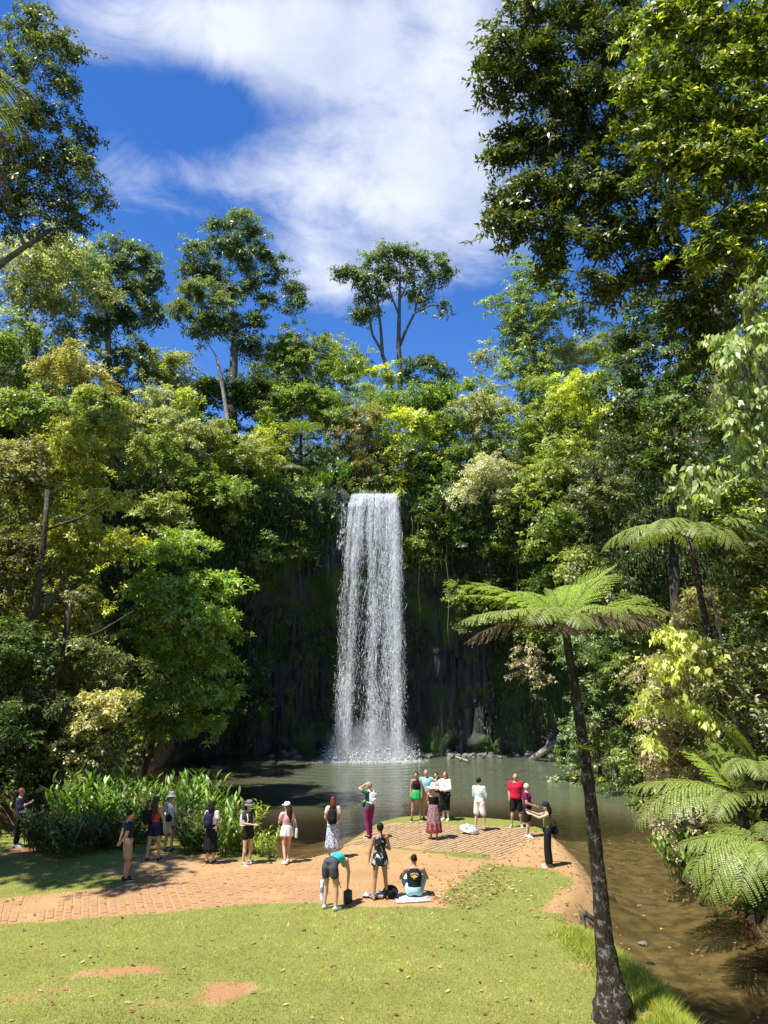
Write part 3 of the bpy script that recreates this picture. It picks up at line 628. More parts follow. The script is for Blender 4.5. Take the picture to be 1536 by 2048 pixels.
def tree(name, label, cat, clumps, base, trunk_r, L, W, pal, n=None, cover=4.6, bark='bark_dark', leafm='leaf', forks=None, group=None, limb_r=.4, mid=None, twigs=0, limbs=40, **kw):
    """a tree: Empty at the base, trunk (with its limbs) and crown"""
    TREE_SEED[0] += 1; g = np.random.default_rng(TREE_SEED[0]); clumps = np.asarray(clumps, float)
    t = thing(name, label, cat, tuple(base), 0, group); b = np.array(base, float)
    c0 = clumps[:, :3].mean(0); low = clumps[:, 2].min()
    top = np.array(mid, float) if mid is not None else np.array((c0[0] * .8 + b[0] * .2, c0[1] * .8 + b[1] * .2, max(b[2] + .4 * (c0[2] - b[2]), low - .2 * (c0[2] - b[2]))))
    mb = MB(); pts = limb(mb, (0, 0, -.4), top - b, trunk_r * 1.15, trunk_r * .72, g, .05, 8, 9)
    nodes = [pts[-1], pts[-2]]; rads = [trunk_r * limb_r * 1.25, trunk_r * limb_r * 1.2]; E = clumps[:, :3] - b - np.array((0, 0, .35)) * clumps[:, 5:6]
    for i in np.argsort(np.linalg.norm(E - pts[-1], axis=1))[:limbs]:
        e = E[i]; dd = [np.linalg.norm(e - q_) + .35 * np.linalg.norm(q_ - pts[-1]) * .5 for q_ in nodes]; j = int(np.argmin(dd))
        r0 = rads[j] * .8; lp = limb(mb, nodes[j], e, r0, max(r0 * .55, .012), g, .16, 6, 5); nodes += [lp[-1], lp[3]]; rads += [max(r0 * .55, .014), r0 * .75]
        for _ in range(twigs):
            q = lp[g.integers(2, 6)]; limb(mb, q, e + g.normal(0, .5, 3) * clumps[i, 3:], max(r0 * .3, .012), .005, g, .15, 4, 4)
    mb.build('trunk', M[bark], t)
    if n is None:
        sil = (math.pi * clumps[:, 3] * clumps[:, 5]).sum() * .75; n = int(cover * sil / (.5 * L * W)); n = min(int(max(n, 300) * .66), 14000)
    V, K = crown(clumps - np.hstack([b, 0, 0, 0]), n, L, W, PAL[pal] if isinstance(pal, str) else pal, g, **kw)
    obj('crown', mesh_np('crown', V, quads=np.arange(len(V)).reshape(-1, 4), col=K), M[leafm], t)
    return t
def px_clumps(lst, dj=1.0, seed=1, k=1.0):
    """(u, v, ru, rv, distance) pixels of the photograph turned into clumps at their real place and size"""
    out = []
    for (u, v, ru, rv, Y) in lst:
        p = at(u, v, Y); s = mpp(p); out.append((p[0], p[1], p[2], ru * s * k, (ru + rv) * .5 * s * dj * k, rv * s * k))
    return np.array(out)
def base_of(u, v, Y):
    p = at(u, v, Y); return np.array((p[0], p[1], h1(p[0], p[1])))
def T(u, v, ru, rv, Y, pal, label, name='rainforest_tree', cat='tree', m=9, L=.26, W=.115, tr=.16, dx=0.0, group=None, low=True, **kw):
    if L < .25: L, W = L * 1.28, W * 1.35
    p = at(u, v, Y); s = mpp(p); R3 = np.array((ru * s, (ru + rv) * .5 * s * .9, rv * s)) * 1.12; g = np.random.default_rng(int(u * 7 + v * 13))
    b = np.array((p[0] + dx, p[1] + .3, h1(p[0] + dx, p[1] + .3)))
    if b[2] < p[2] - 1.8 * R3[2] - 2 and abs(p[0]) < 21 and p[1] > lip_y(p[0]) - 7: b = np.array((p[0], lip_y(p[0]) + 1.2, min(p[2] - R3[2] * .7, 17.6)))      # rooted in the cliff
    if b[2] > p[2] - R3[2] * .6: b[2] = p[2] - R3[2] * .6
    cl = fill(p, R3, m, g)
    if low:                                # vines and low leaves clothe the stem down to the ground
        gap = (p[2] - R3[2] * .5) - b[2]; ms = int(min(10, gap / max(R3[2] * .35, .4)))
        if ms > 0:
            f = (np.arange(ms) + .5)[:, None] / ms; q = b + (p - b) * np.array((1, 1, 0)) * f + np.array((0, 0, 1)) * gap * f; w = np.mean(R3) * g.uniform(.32, .5, (ms, 1)); q = q + g.normal(0, .35, (ms, 3)) * R3 * np.array((1, 1, .3))
            cl = np.vstack([cl, np.hstack([q, w, w, w * 1.15])])
    kw.setdefault('limbs', 9); return tree(name, label, cat, cl, b, tr, L, W, pal, group=group, **kw)

SK = 'skyline trees above the falls'; HS = 'trees of the slope'; SH = 'shrubs of the slope'
# --- the two-stemmed tree straight above the fall
cl = px_clumps([(795, 505, 40, 24, 66), (840, 520, 36, 24, 66), (750, 520, 34, 26, 65), (700, 548, 30, 18, 65), (676, 545, 16, 10, 65), (880, 525, 28, 22, 66), (895, 545, 16, 14, 66), (870, 560, 34, 20, 66), (735, 565, 36, 24, 65), (725, 600, 30, 22, 65),
                (716, 632, 20, 16, 65), (770, 585, 26, 20, 65), (745, 630, 26, 18, 65), (815, 560, 30, 22, 66), (775, 545, 32, 24, 65), (850, 600, 26, 18, 66), (890, 612, 18, 16, 66), (885, 632, 11, 8, 66), (828, 590, 22, 14, 66), (760, 500, 20, 16, 65)], k=.8)
b = base_of(800, 800, 66); t = thing('two_stemmed_tree', 'tall airy tree with two bare stems directly above the waterfall', 'tree', tuple(b)); g = np.random.default_rng(1); mb = MB()
P_ = lambda u, v, Y=65.5: at(u, v, Y) - b
for st, r in (([(802, 830), (800, 740), (797, 690), (798, 640), (800, 560), (800, 520)], (.34, .3, .26, .22, .13, .06)), ([(800, 690), (812, 660), (830, 625), (862, 610), (890, 612)], (.2, .16, .13, .09, .05)), ([(830, 625), (835, 590), (850, 555), (880, 530)], (.13, .11, .08, .04)),
              ([(790, 820), (778, 745), (765, 710), (762, 660), (755, 600), (750, 540)], (.28, .24, .22, .17, .12, .05)), ([(765, 705), (745, 670), (738, 630), (728, 590), (705, 552), (680, 545)], (.16, .14, .12, .09, .06, .03)), ([(798, 630), (782, 590), (772, 540)], (.12, .09, .04)), ([(800, 600), (818, 560), (838, 520)], (.11, .08, .03)), ([(760, 640), (738, 615), (720, 625)], (.08, .06, .03)), ([(825, 632), (850, 605), (872, 560)], (.1, .07, .03))):
    mb.tube([P_(u, v) for u, v in st], [q_ * .8 for q_ in r], 7)
mb.build('trunk', M['bark_grey'], t)
V, K = crown(cl - np.hstack([b, 0, 0, 0]), 13500, .30, .12, PAL['sky'], g, var=.3, lump=.35, under=.7, inner=.35, tail=.02)
obj('crown', mesh_np('crown', V, quads=np.arange(len(V)).reshape(-1, 4), col=K), M['leaf'], t)
# --- spreading skyline tree left of the fall
cl = px_clumps([(475, 440, 40, 22, 62), (435, 455, 24, 18, 62), (505, 465, 30, 22, 62), (450, 490, 46, 26, 62), (395, 500, 34, 24, 61), (520, 510, 34, 28, 62), (480, 520, 36, 28, 62), (420, 545, 42, 28, 61), (375, 540, 26, 24, 61), (550, 550, 30, 26, 62), (590, 575, 28, 20, 62), (600, 600, 18, 16, 62), (575, 620, 16, 10, 62),
                (500, 570, 36, 28, 62), (455, 590, 34, 26, 61), (530, 600, 26, 18, 62), (510, 640, 24, 24, 62), (560, 520, 20, 18, 62), (470, 640, 26, 20, 61), (500, 690, 40, 30, 62)], k=.85)
tree('spreading_skyline_tree', 'large dark spreading tree on the skyline left of the waterfall', 'tree', cl, base_of(475, 800, 62), .42, .30, .12, 'sky', n=21000, bark='bark_grey', mid=at(472, 660, 62), twigs=2, var=.3, lump=.4, limb_r=.45, under=.6, inner=.3, tail=.025)
# --- other trees of the skyline
tree('round_skyline_tree', 'round-topped grey-green tree on the skyline, left of the large spreading tree', 'tree', px_clumps([(215, 490, 34, 22, 58), (255, 495, 34, 22, 58), (290, 520, 32, 28, 58), (235, 535, 40, 30, 58), (200, 540, 26, 34, 57), (305, 560, 26, 30, 58), (270, 580, 36, 28, 58), (215, 600, 34, 32, 57), (300, 620, 30, 30, 58), (250, 640, 40, 30, 58), (190, 650, 36, 34, 57)], k=.88),
     base_of(212, 800, 58), .3, .30, .12, 'sky', n=15000, bark='bark_pale', mid=at(215, 640, 58), twigs=2, lump=.4, under=.6, inner=.25, tail=.03)
T(85, 590, 120, 105, 52, 'grey', 'grey-green crown at the left edge of the photo below the overhanging tree', m=16, L=.22, W=.09, tr=.28)
T(130, 520, 70, 50, 54, 'blue', 'dusky crown just under the overhanging tree in the upper left', m=8, L=.22, W=.09, tr=.2)
tree('umbrella_tree', 'pale green umbrella tree on a thin white leaning trunk', 'tree', px_clumps([(395, 580, 40, 22, 54.6), (440, 605, 30, 18, 54.6), (365, 620, 34, 20, 54.6), (420, 640, 30, 18, 54.6), (400, 665, 26, 16, 54.6), (450, 650, 22, 14, 54.6)], k=.9), at(463, 880, 54.0), .15, .3, .1, [(.1, .14, .055), (.13, .18, .07), (.08, .11, .04)], n=7000, bark='bark_pale', mid=at(434, 716, 54.4), k=8, twigs=1)
T(605, 715, 78, 66, 66, 'olive', 'olive dome-shaped tree on the skyline right of the large spreading tree', m=12, L=.2, W=.075, tr=.24)
T(560, 745, 55, 55, 64, 'mid', 'green tree tucked under the olive dome tree', m=8)
T(672, 760, 60, 70, 63, 'mid', 'mid-green tree on the slope of the skyline notch', m=10, L=.19, W=.075)
T(715, 735, 20, 34, 67, 'lime', 'slim yellow-green sapling on the skyline left of the two-stemmed tree', m=4, tr=.07, cover=3)
T(755, 755, 30, 40, 64, 'lime', 'yellow-green bush at the foot of the two-stemmed tree', m=6, tr=.1)
T(843, 752, 42, 40, 65, 'dark', 'dark bushy tree right beside the foot of the two-stemmed tree', m=7, tr=.16)
T(893, 762, 34, 30, 66, 'dark', 'small dark tree at the low point of the skyline', m=5, tr=.12)
T(788, 818, 62, 44, 60, [(.13, .2, .04), (.19, .26, .06), (.09, .14, .03)], 'layered feathery green tree above the waterfall', m=9, L=.22, W=.07)
T(878, 812, 48, 52, 60, [(.12, .2, .03), (.18, .26, .045), (.08, .13, .022)], 'layered green tree above and right of the waterfall', m=9, L=.22, W=.07)
T(820, 872, 52, 44, 56, 'lime', 'vivid yellow-green tree just above the right of the waterfall lip', name='lime_green_tree', m=11, L=.2, W=.1, leafm='leaf_gloss')
T(835, 950, 62, 46, 55.5, 'dark', 'dark leafy shrub overhanging the right end of the waterfall lip', name='overhanging_shrub', cat='shrub', m=9, tr=.08)
T(905, 880, 46, 70, 56, 'mid', 'green tree between the yellow-green tree and the grey vine tangle', m=9)
# --- right of the notch
tree('tall_right_tree', 'tall tree with a dark shaded side right of the skyline notch', 'tree', px_clumps([(1045, 555, 34, 34, 58), (1075, 590, 40, 34, 58), (1030, 600, 30, 26, 58), (985, 605, 24, 12, 58), (962, 612, 14, 9, 58), (1060, 640, 46, 36, 58), (1100, 630, 40, 36, 57), (1030, 670, 34, 34, 58), (1060, 700, 44, 40, 58), (1020, 640, 24, 22, 58), (1130, 610, 30, 26, 57), (1040, 745, 36, 34, 57), (1085, 745, 30, 30, 57)]),
     base_of(1050, 840, 58), .3, .26, .105, 'mid', n=16000, lump=.4, bark='bark_grey')
T(975, 722, 34, 34, 62, 'grey', 'wispy pale tree at the right of the skyline notch', m=6, cover=2.2, tr=.1)
T(1135, 720, 58, 50, 60, 'grey', 'fine-leaved grey-green tree behind the tall right tree', m=9, L=.18, W=.05)
T(1215, 705, 40, 44, 58, 'olive', 'yellowish tree seen under the hanging bare twig', m=6, L=.18, W=.06)
T(955, 790, 40, 50, 58, 'mid', 'loose green tree at the right of the skyline dip', m=7)
T(1100, 800, 78, 50, 55, [(.15, .2, .03), (.2, .25, .045), (.1, .15, .025)], 'broad yellow-green tree on the right slope', m=11)
T(1165, 815, 60, 66, 50, 'lime', 'yellow-green tree beside the big shaded tree on the right slope', m=9, L=.18, W=.07)
T(975, 850, 58, 62, 55, 'grey', 'grey vine-draped tree right of the vivid yellow-green tree', m=10, L=.18, W=.07)
T(1060, 880, 54, 56, 53, 'mid', 'green tree in the middle of the right slope', m=9)
T(1130, 935, 60, 70, 49, 'olive', 'olive tree low on the right slope above the cave', m=10, L=.17, W=.07)
T(980, 985, 62, 66, 52.0, 'cream', 'pale dry vine tangle hanging from the right of the cliff', name='vine_tangle', cat='vine', m=10, L=.17, W=.05, tr=.06, leafm='leaf_dull', cover=3.5)
T(1050, 1000, 52, 60, 51, 'olive', 'mossy bush over the right of the cliff', name='cliff_bush', cat='shrub', m=8, tr=.08)
T(1120, 1075, 56, 62, 47, 'mid', 'dense leafy shrub on the right of the cliff above the tree fern', name='cliff_shrub', cat='shrub', m=9, tr=.1)
T(1210, 1010, 70, 90, 41, [(.06, .09, .03), (.13, .14, .06), (.2, .2, .1), (.04, .06, .02)], 'glossy small-leaved tree left of the pale hanging vine leaves', m=12, L=.15, W=.065, leafm='leaf_gloss')
T(1180, 1150, 60, 50, 42, 'olive', 'olive shrub behind the upper fronds of the tall tree fern', name='slope_shrub', cat='shrub', m=8, tr=.1)
T(1165, 1290, 60, 56, 42, 'blue', 'blue-green bush right behind the tree fern trunk', name='blue_green_bush', cat='shrub', m=9, L=.13, W=.06, tr=.1)
T(1255, 1330, 60, 90, 38, 'dark', 'dark small-leaved tree standing between the tree fern and the tan thicket', m=10, L=.14, W=.06)
T(1262, 1240, 50, 60, 34, 'mid', 'green bush under the second tree fern', name='slope_bush', cat='shrub', m=7, L=.13, W=.055, tr=.08)
T(1045, 1330, 32, 60, 50.5, 'tan', 'withered brown vine hanging in front of the dark cave', name='withered_vine', cat='vine', m=7, L=.16, W=.07, tr=.05, leafm='leaf_dull', cover=3)
T(1080, 1385, 34, 40, 50.0, 'tan', 'lower bunch of withered brown leaves beside the cave', name='withered_vine', cat='vine', m=5, L=.16, W=.07, tr=.05, leafm='leaf_dull', cover=3)
# --- the big shaded tree at the right and its neighbours
tree('shaded_tree', 'tall dark tree in shade left of the pale hanging vine leaves', 'tree', px_clumps([(1300, 640, 60, 44, 33), (1370, 640, 60, 50, 32), (1260, 690, 50, 40, 34), (1330, 720, 70, 56, 33), (1240, 760, 50, 46, 34), (1390, 740, 60, 60, 31), (1290, 810, 66, 60, 33), (1230, 850, 40, 50, 34), (1360, 840, 66, 60, 31), (1270, 910, 60, 54, 33), (1350, 930, 60, 50, 31), (1420, 860, 50, 60, 29)]),
     np.array((12.8, 32.5, h1(12.8, 32.5))), .3, .2, .085, 'dark', n=24000, lump=.4, leafm='leaf_gloss')
big = [(1245, 10, 50, 44), (1260, 70, 44, 40), (1270, 180, 40, 44), (1060, 40, 60, 44), (1010, 110, 52, 44), (1090, 120, 60, 50), (1150, 40, 70, 50), (985, 165, 36, 34), (1040, 190, 54, 40), (1110, 200, 50, 44), (1230, 100, 60, 60), (1180, 190, 60, 56), (1020, 280, 44, 30), (1080, 300, 52, 46), (1000, 320, 30, 26),
       (1150, 290, 60, 56), (1220, 280, 60, 60), (1060, 380, 50, 40), (1010, 420, 44, 34), (990, 450, 28, 26), (1120, 400, 60, 50), (1180, 380, 64, 56), (1260, 380, 60, 60), (1060, 470, 48, 36), (1130, 490, 56, 40), (1210, 470, 64, 50), (1290, 480, 60, 56), (1110, 545, 36, 30), (1190, 560, 50, 30), (1260, 560, 50, 40), (1210, 600, 26, 26), (1340, 540, 50, 50), (1390, 590, 50, 50), (1440, 640, 50, 50), (1370, 640, 44, 40), (1460, 560, 50, 50), (1420, 700, 44, 44)]
tree('overhanging_tree', 'huge dark tree leaning in over the right half of the sky', 'tree', px_clumps([(u, v, ru, rv, 21.5 + .7 * math.sin(u * .7 + v)) for u, v, ru, rv in big]), np.array((12.6, 21.6, h1(12.6, 21.6))), .42, .21, .075,
     [(.036, .056, .013), (.06, .085, .016), (.024, .036, .009), (.13, .15, .024)], n=46000, k=8, leafm='leaf_gloss', bark='bark_grey', mid=at(1420, 600, 21.6), twigs=2, lump=.35, limb_r=.4, droop=.1, up=.45, inner=.3, var=.3)
tree('bright_leaved_tree', 'sunlit yellow-green tree filling the upper right corner', 'tree', px_clumps([(u, v, ru, rv, 18.2) for u, v, ru, rv in [(1310, 70, 60, 50), (1390, 30, 60, 50), (1470, 60, 60, 60), (1350, 150, 64, 54), (1440, 150, 60, 56), (1520, 130, 50, 60), (1290, 200, 56, 50), (1400, 240, 66, 60), (1490, 240, 56, 60), (1350, 320, 60, 50), (1440, 340, 60, 60), (1520, 340, 50, 60), (1380, 420, 56, 50), (1480, 450, 56, 60), (1420, 510, 50, 50), (1510, 550, 44, 60), (1320, 260, 50, 40), (1560, 60, 60, 80), (1580, 220, 60, 80), (1570, 420, 60, 80)]]),
     np.array((11.4, 18.6, h1(11.4, 18.6))), .36, .18, .08, [(.075, .11, .015), (.15, .2, .02), (.05, .075, .012), (.36, .4, .045)], n=42000, k=8, leafm='leaf_gloss', bark='bark_grey', mid=at(1500, 620, 18.4), up=.5, inner=.35, lump=.4, var=.35, droop=.08)
# bare twig that hangs down against the sky from the overhanging tree
tw = thing('hanging_branch', 'bent bare branch with a leafy tip hanging against the blue sky', 'branch', tuple(at(1190, 500, 21.2))); mb = MB(); b = at(1190, 500, 21.2); q = lambda u, v: at(u, v, 21.2) - b
mb.tube([q(1210, 480), q(1183, 545), q(1180, 590), q(1165, 605), q(1170, 640)], (.05, .035, .03, .025, .01), 6); mb.tube([q(1180, 590), q(1160, 610), q(1150, 650)], (.02, .015, .008), 5); mb.build('stem', M['bark_grey'], tw)
g = np.random.default_rng(8); V, K = crown(px_clumps([(1165, 640, 16, 22, 21.2), (1150, 600, 12, 14, 21.2), (1172, 660, 9, 12, 21.2)]) - np.hstack([b, 0, 0, 0]), 340, .16, .055, PAL['dark'], g); obj('foliage', mesh_np('foliage', V, quads=np.arange(len(V)).reshape(-1, 4), col=K), M['leaf_gloss'], tw)
def vine(label, lst, pal, n, L, W, Y, base, name='leafy_vine', **kw):
    return tree(name, label, 'vine', px_clumps([(u, v, a, b_, Y) for u, v, a, b_ in lst]), base, .045, L, W, pal, n=n, k=5, droop=1.3, up=0, under=.8, inner=.2, bark='bark_grey', **kw)
vine('curtain of big pale drooping leaves at the right edge of the photo', [(1500, 600, 30, 26), (1520, 650, 30, 34), (1460, 690, 30, 26), (1500, 720, 40, 34), (1480, 780, 34, 34), (1520, 800, 34, 40), (1470, 840, 30, 26), (1500, 880, 40, 34), (1530, 560, 24, 26), (1515, 930, 34, 30)], [(.2, .25, .085), (.27, .31, .13), (.14, .2, .055)], 2600, .19, .095, 17.2, np.array((9.9, 18.0, h1(9.9, 18.0))), var=.3)
vine('small bunch of pale drooping leaves left of the leaf curtain', [(1385, 945, 36, 22), (1370, 985, 34, 26), (1400, 1000, 26, 18)], [(.2, .25, .085), (.27, .31, .13), (.14, .2, .055)], 420, .2, .10, 18.5, np.array((9.0, 19.5, h1(9.0, 19.5))))
vine('bright yellow-green drooping leaves above the tan thicket', [(1345, 1275, 26, 20), (1390, 1290, 40, 24), (1440, 1310, 34, 24), (1360, 1320, 34, 20), (1320, 1350, 22, 26), (1345, 1395, 28, 30), (1300, 1400, 18, 22), (1395, 1430, 30, 22), (1300, 1480, 18, 22)], [(.36, .42, .06), (.46, .5, .12), (.27, .34, .05)], 1300, .19, .10, 19.0, np.array((8.8, 20.0, h1(8.8, 20.0))))
for (u, v, ru, rv, Y, pal, lab, L, W) in [
    (1480, 1010, 60, 70, 19.5, [(.08, .12, .02), (.2, .25, .04), (.05, .08, .016), (.3, .34, .08)], 'glossy green shrub above the second tree fern at the right edge', .12, .055),
    (1500, 1180, 60, 100, 19.0, [(.1, .12, .03), (.2, .2, .07), (.05, .07, .02)], 'shrub with mixed green leaves right of the second tree fern', .11, .05),
    (1400, 1230, 70, 50, 21.0, 'tan', 'brownish shrub just below the second tree fern', .10, .045),
    (1360, 1410, 90, 90, 21.5, 'tan', 'tan dry-leaved thicket leaning over the right side of the pool', .085, .04),
    (1470, 1380, 80, 110, 19.2, [(.06, .08, .02), (.16, .17, .06), (.3, .27, .15)], 'dark thicket at the right edge beside the tan thicket', .10, .045),
    (1350, 1500, 70, 50, 22.5, [(.2, .15, .09), (.3, .22, .15), (.14, .15, .05), (.36, .28, .2)], 'dry pinkish brush trailing down to the pool on the right', .08, .035),
    (1455, 1545, 60, 60, 20.6, 'mid', 'green undergrowth behind the low tree ferns', .10, .045),
    (1525, 1620, 50, 70, 19.4, [(.2, .27, .05), (.3, .34, .1), (.12, .18, .03)], 'broad-leaved shrub at the right edge beside the low tree fern', .16, .07),
    (1530, 1800, 44, 60, 16.4, 'dark', 'dark undergrowth around the foot of the low tree fern', .12, .05)]:
    T(u, v, ru, rv, Y, pal, lab, name='bank_shrub', cat='shrub', m=10, L=L, W=W, tr=.06, dx=.8, group='shrubs of the right bank', cover=3.6, inner=.25)

for (u, v, ru, rv, pal, lab) in [(475, 1045, 56, 56, 'dark', 'dark leafy cushion on the left of the cliff above the bare rock'), (555, 1030, 56, 50, 'dark', 'dark hanging shrub on the cliff left of the fall'), (610, 1010, 40, 50, 'mid', 'trailing green shrub close to the left of the waterfall lip'), (880, 1030, 50, 50, 'dark', 'dark hanging shrub on the cliff right of the fall'), (930, 1090, 56, 60, 'dark', 'dark leafy cushion low on the cliff right of the fall'), (1020, 1110, 50, 56, 'mid', 'shaded shrub on the cliff behind the tree fern fronds'), (1100, 1190, 56, 50, 'dark', 'dark shrub above the cave mouth'), (1000, 1220, 50, 60, 'dark', 'dark creeper cushion behind the left fronds of the tall tree fern'), (1075, 1270, 46, 50, 'mid', 'creeper hanging down beside the withered vine'), (525, 1110, 44, 44, 'mid', 'ferny cushion on the rock left of the fall'), (615, 1085, 34, 60, 'mid', 'mossy green curtain just left of the fall'), (850, 1110, 36, 60, 'mid', 'mossy green curtain just right of the fall'), (935, 1190, 50, 50, 'mid', 'ferny cushion on the rock right of the fall'), (520, 1400, 50, 60, 'dark', 'shaded bush at the cliff foot beside the bright green tree')]:
    p = at(u, v, 54); Y = lip_y(p[0]) + .2; T(u, v, ru, rv, Y, pal, lab, name='cliff_shrub', cat='shrub', m=9, tr=.06, low=False, group='shrubs on the cliff')
# --- left side
left_top = [(60, 60, 60, 50), (110, 90, 50, 44), (150, 110, 34, 26), (40, 130, 60, 50), (115, 160, 50, 34), (140, 180, 30, 20), (60, 230, 70, 44), (120, 250, 56, 40), (170, 280, 36, 34), (40, 310, 70, 54), (120, 320, 64, 50), (180, 340, 34, 36), (60, 390, 70, 46), (140, 400, 56, 44), (200, 400, 24, 26), (100, 450, 60, 40), (150, 450, 30, 24), (20, 420, 60, 60), (-60, 120, 90, 90), (-60, 300, 90, 110), (75, 30, 26, 24)]
tree('overhanging_left_tree', 'tall fine-leaved tree leaning in over the upper left corner', 'tree', px_clumps([(u, v, a, b_, 29 + .8 * math.sin(u + v * .3)) for u, v, a, b_ in left_top], k=.85), np.array((-17.5, 28.0, h1(-17.5, 28.0))), .4, .17, .07, [(.05, .075, .022), (.085, .11, .03), (.035, .05, .016), (.17, .19, .06)], n=32000, mid=at(-40, 560, 28.5), twigs=2, lump=.45, under=.6, inner=.25, bark='bark_grey', var=.3)
for (u, v, ru, rv, Y, pal, lab, L, W, lm) in [
    (20, 700, 70, 70, 46, 'mid', 'green tree at the left edge, midway up the slope', .2, .085, 'leaf'),
    (140, 750, 80, 62, 44, [(.24, .23, .07), (.32, .3, .12), (.16, .17, .045), (.38, .34, .17)], 'pale yellowish tree in the middle of the left slope', .19, .07, 'leaf'),
    (60, 830, 80, 60, 40, 'mid', 'green tree at the left edge below the pale yellowish tree', .18, .075, 'leaf'),
    (200, 820, 60, 50, 42, 'olive', 'olive crown right below the pale yellowish tree', .18, .07, 'leaf'),
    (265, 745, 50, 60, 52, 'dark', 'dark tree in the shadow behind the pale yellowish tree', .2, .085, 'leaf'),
    (330, 745, 50, 50, 54, 'olive', 'layered olive tree under the umbrella tree', .2, .06, 'leaf'),
    (320, 830, 56, 52, 50, 'grey', 'silvery shrub on the left slope beside the white trunk', .18, .07, 'leaf'),
    (365, 815, 34, 36, 51, 'lime', 'yellow-green crown standing out of the silvery shrub', .19, .08, 'leaf'),
    (430, 800, 60, 66, 58, 'dark', 'dark tree behind the thin white trunk', .2, .085, 'leaf'),
    (520, 800, 56, 60, 59, 'dark', 'dark vine-covered tree below the large spreading tree', .2, .08, 'leaf'),
    (590, 815, 50, 44, 58, 'mid', 'green tree above the tree fern of the cliff top', .2, .08, 'leaf'),
    (645, 830, 50, 56, 57.5, [(.11, .17, .03), (.16, .21, .045), (.08, .12, .025)], 'green bushy tree left of the notch, above the tree fern', .19, .075, 'leaf'),
    (540, 865, 40, 46, 56, 'lime', 'yellow-green shrub left of the cliff-top tree fern', .19, .08, 'leaf'),
    (720, 880, 50, 66, 57, [(.19, .17, .07), (.25, .22, .1), (.12, .13, .05)], 'olive-brown shrub between the cliff-top fern and the yellow-green tree', .18, .07, 'leaf'),
    (440, 905, 60, 60, 52, 'olive', 'olive shrub on the left rim of the cliff', .18, .07, 'leaf'),
    (510, 935, 64, 50, 53.5, [(.2, .22, .06), (.27, .28, .1), (.13, .16, .04)], 'pale leafy shrub hanging over the left rim of the cliff', .18, .07, 'leaf'),
    (370, 890, 50, 60, 49, 'grey', 'grey-green shrub on the left slope', .17, .07, 'leaf'),
    (300, 920, 64, 60, 44, 'mid', 'green tree in the middle of the left slope', .17, .07, 'leaf'),
    (420, 990, 60, 60, 49.5, 'mid', 'leafy shrub above the bright green tree', .17, .07, 'leaf'),
    (130, 930, 90, 70, 34, 'gold', 'dark gold tree spreading over the left bank', .14, .06, 'leaf'),
    (200, 860, 50, 50, 34, 'gold', 'olive-gold crown above the dark gold tree', .15, .065, 'leaf'),
    (40, 960, 70, 80, 33, [(.14, .16, .06), (.22, .2, .1), (.07, .09, .03), (.3, .24, .14)], 'rough mixed-green tree at the left edge', .14, .06, 'leaf'),
    (220, 1010, 50, 36, 32, 'yellow', 'yellow-leaved crown on the left bank', .14, .06, 'leaf'),
    (330, 1020, 56, 50, 42, [(.16, .19, .05), (.23, .25, .08), (.1, .13, .03)], 'light green shrub right of the yellow crown', .16, .065, 'leaf'),
    (160, 1090, 70, 60, 32, 'gold', 'golden tree crossed by the dark slanting trunk', .13, .055, 'leaf'),
    (250, 1080, 44, 34, 31, 'yellow', 'golden-yellow tips just left of the bright green tree', .13, .055, 'leaf'),
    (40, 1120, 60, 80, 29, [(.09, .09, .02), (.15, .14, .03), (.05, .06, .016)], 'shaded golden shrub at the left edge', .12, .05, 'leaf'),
    (130, 1220, 80, 80, 31, [(.13, .14, .04), (.2, .2, .07), (.08, .09, .03), (.26, .23, .1)], 'olive thicket behind the dark slanting trunk', .12, .05, 'leaf'),
    (40, 1290, 70, 90, 28, 'dark', 'dark thicket low at the left edge', .12, .05, 'leaf'),
    (190, 1330, 60, 56, 30, [(.1, .12, .04), (.17, .18, .07), (.06, .08, .025)], 'dull green shrub left of the bright green tree', .12, .05, 'leaf'),
    (185, 1430, 66, 56, 28.5, [(.26, .25, .08), (.36, .33, .15), (.12, .14, .04), (.45, .3, .14)], 'pale yellow shrub above the ginger thicket', .13, .06, 'leaf_gloss'),
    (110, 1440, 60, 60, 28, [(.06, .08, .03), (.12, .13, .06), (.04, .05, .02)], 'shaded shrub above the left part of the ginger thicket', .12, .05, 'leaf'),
    (20, 1470, 60, 70, 26.5, 'dark', 'dark shrub above the person at the left edge', .12, .05, 'leaf')]:
    T(u, v, ru, rv, Y, pal, lab, name='slope_tree', m=10, L=L, W=W, tr=.12, dx=-.6, group=HS, leafm=lm, cover=4.0, inner=.3, lump=.4)
tree('bright_green_tree', 'bright green tree leaning over the left of the pool', 'tree', px_clumps([(u, v, a, b_, Y - 2.0) for u, v, a, b_, Y in [(370, 1085, 50, 22, 40), (335, 1110, 50, 24, 39), (440, 1160, 40, 20, 40), (400, 1165, 50, 24, 39.5), (300, 1175, 46, 24, 39), (350, 1190, 56, 26, 38.5), (445, 1190, 34, 24, 40), (330, 1225, 60, 28, 38), (400, 1235, 56, 26, 38.5), (445, 1265, 32, 26, 39.5), (300, 1270, 46, 30, 39), (370, 1290, 60, 30, 39), (430, 1330, 44, 30, 40), (320, 1330, 50, 34, 39.5), (440, 1390, 34, 26, 40.5), (370, 1390, 56, 34, 40), (300, 1400, 44, 34, 39.5), (400, 1450, 50, 26, 40.5), (330, 1455, 50, 24, 40)]]),
     np.array((-12.4, 40.5, h1(-12.4, 40.5))), .26, .25, .085, 'bright', n=30000, k=8, leafm='leaf_gloss', up=.4, lump=.35, inner=.3, under=.25, mid=at(330, 1350, 40))
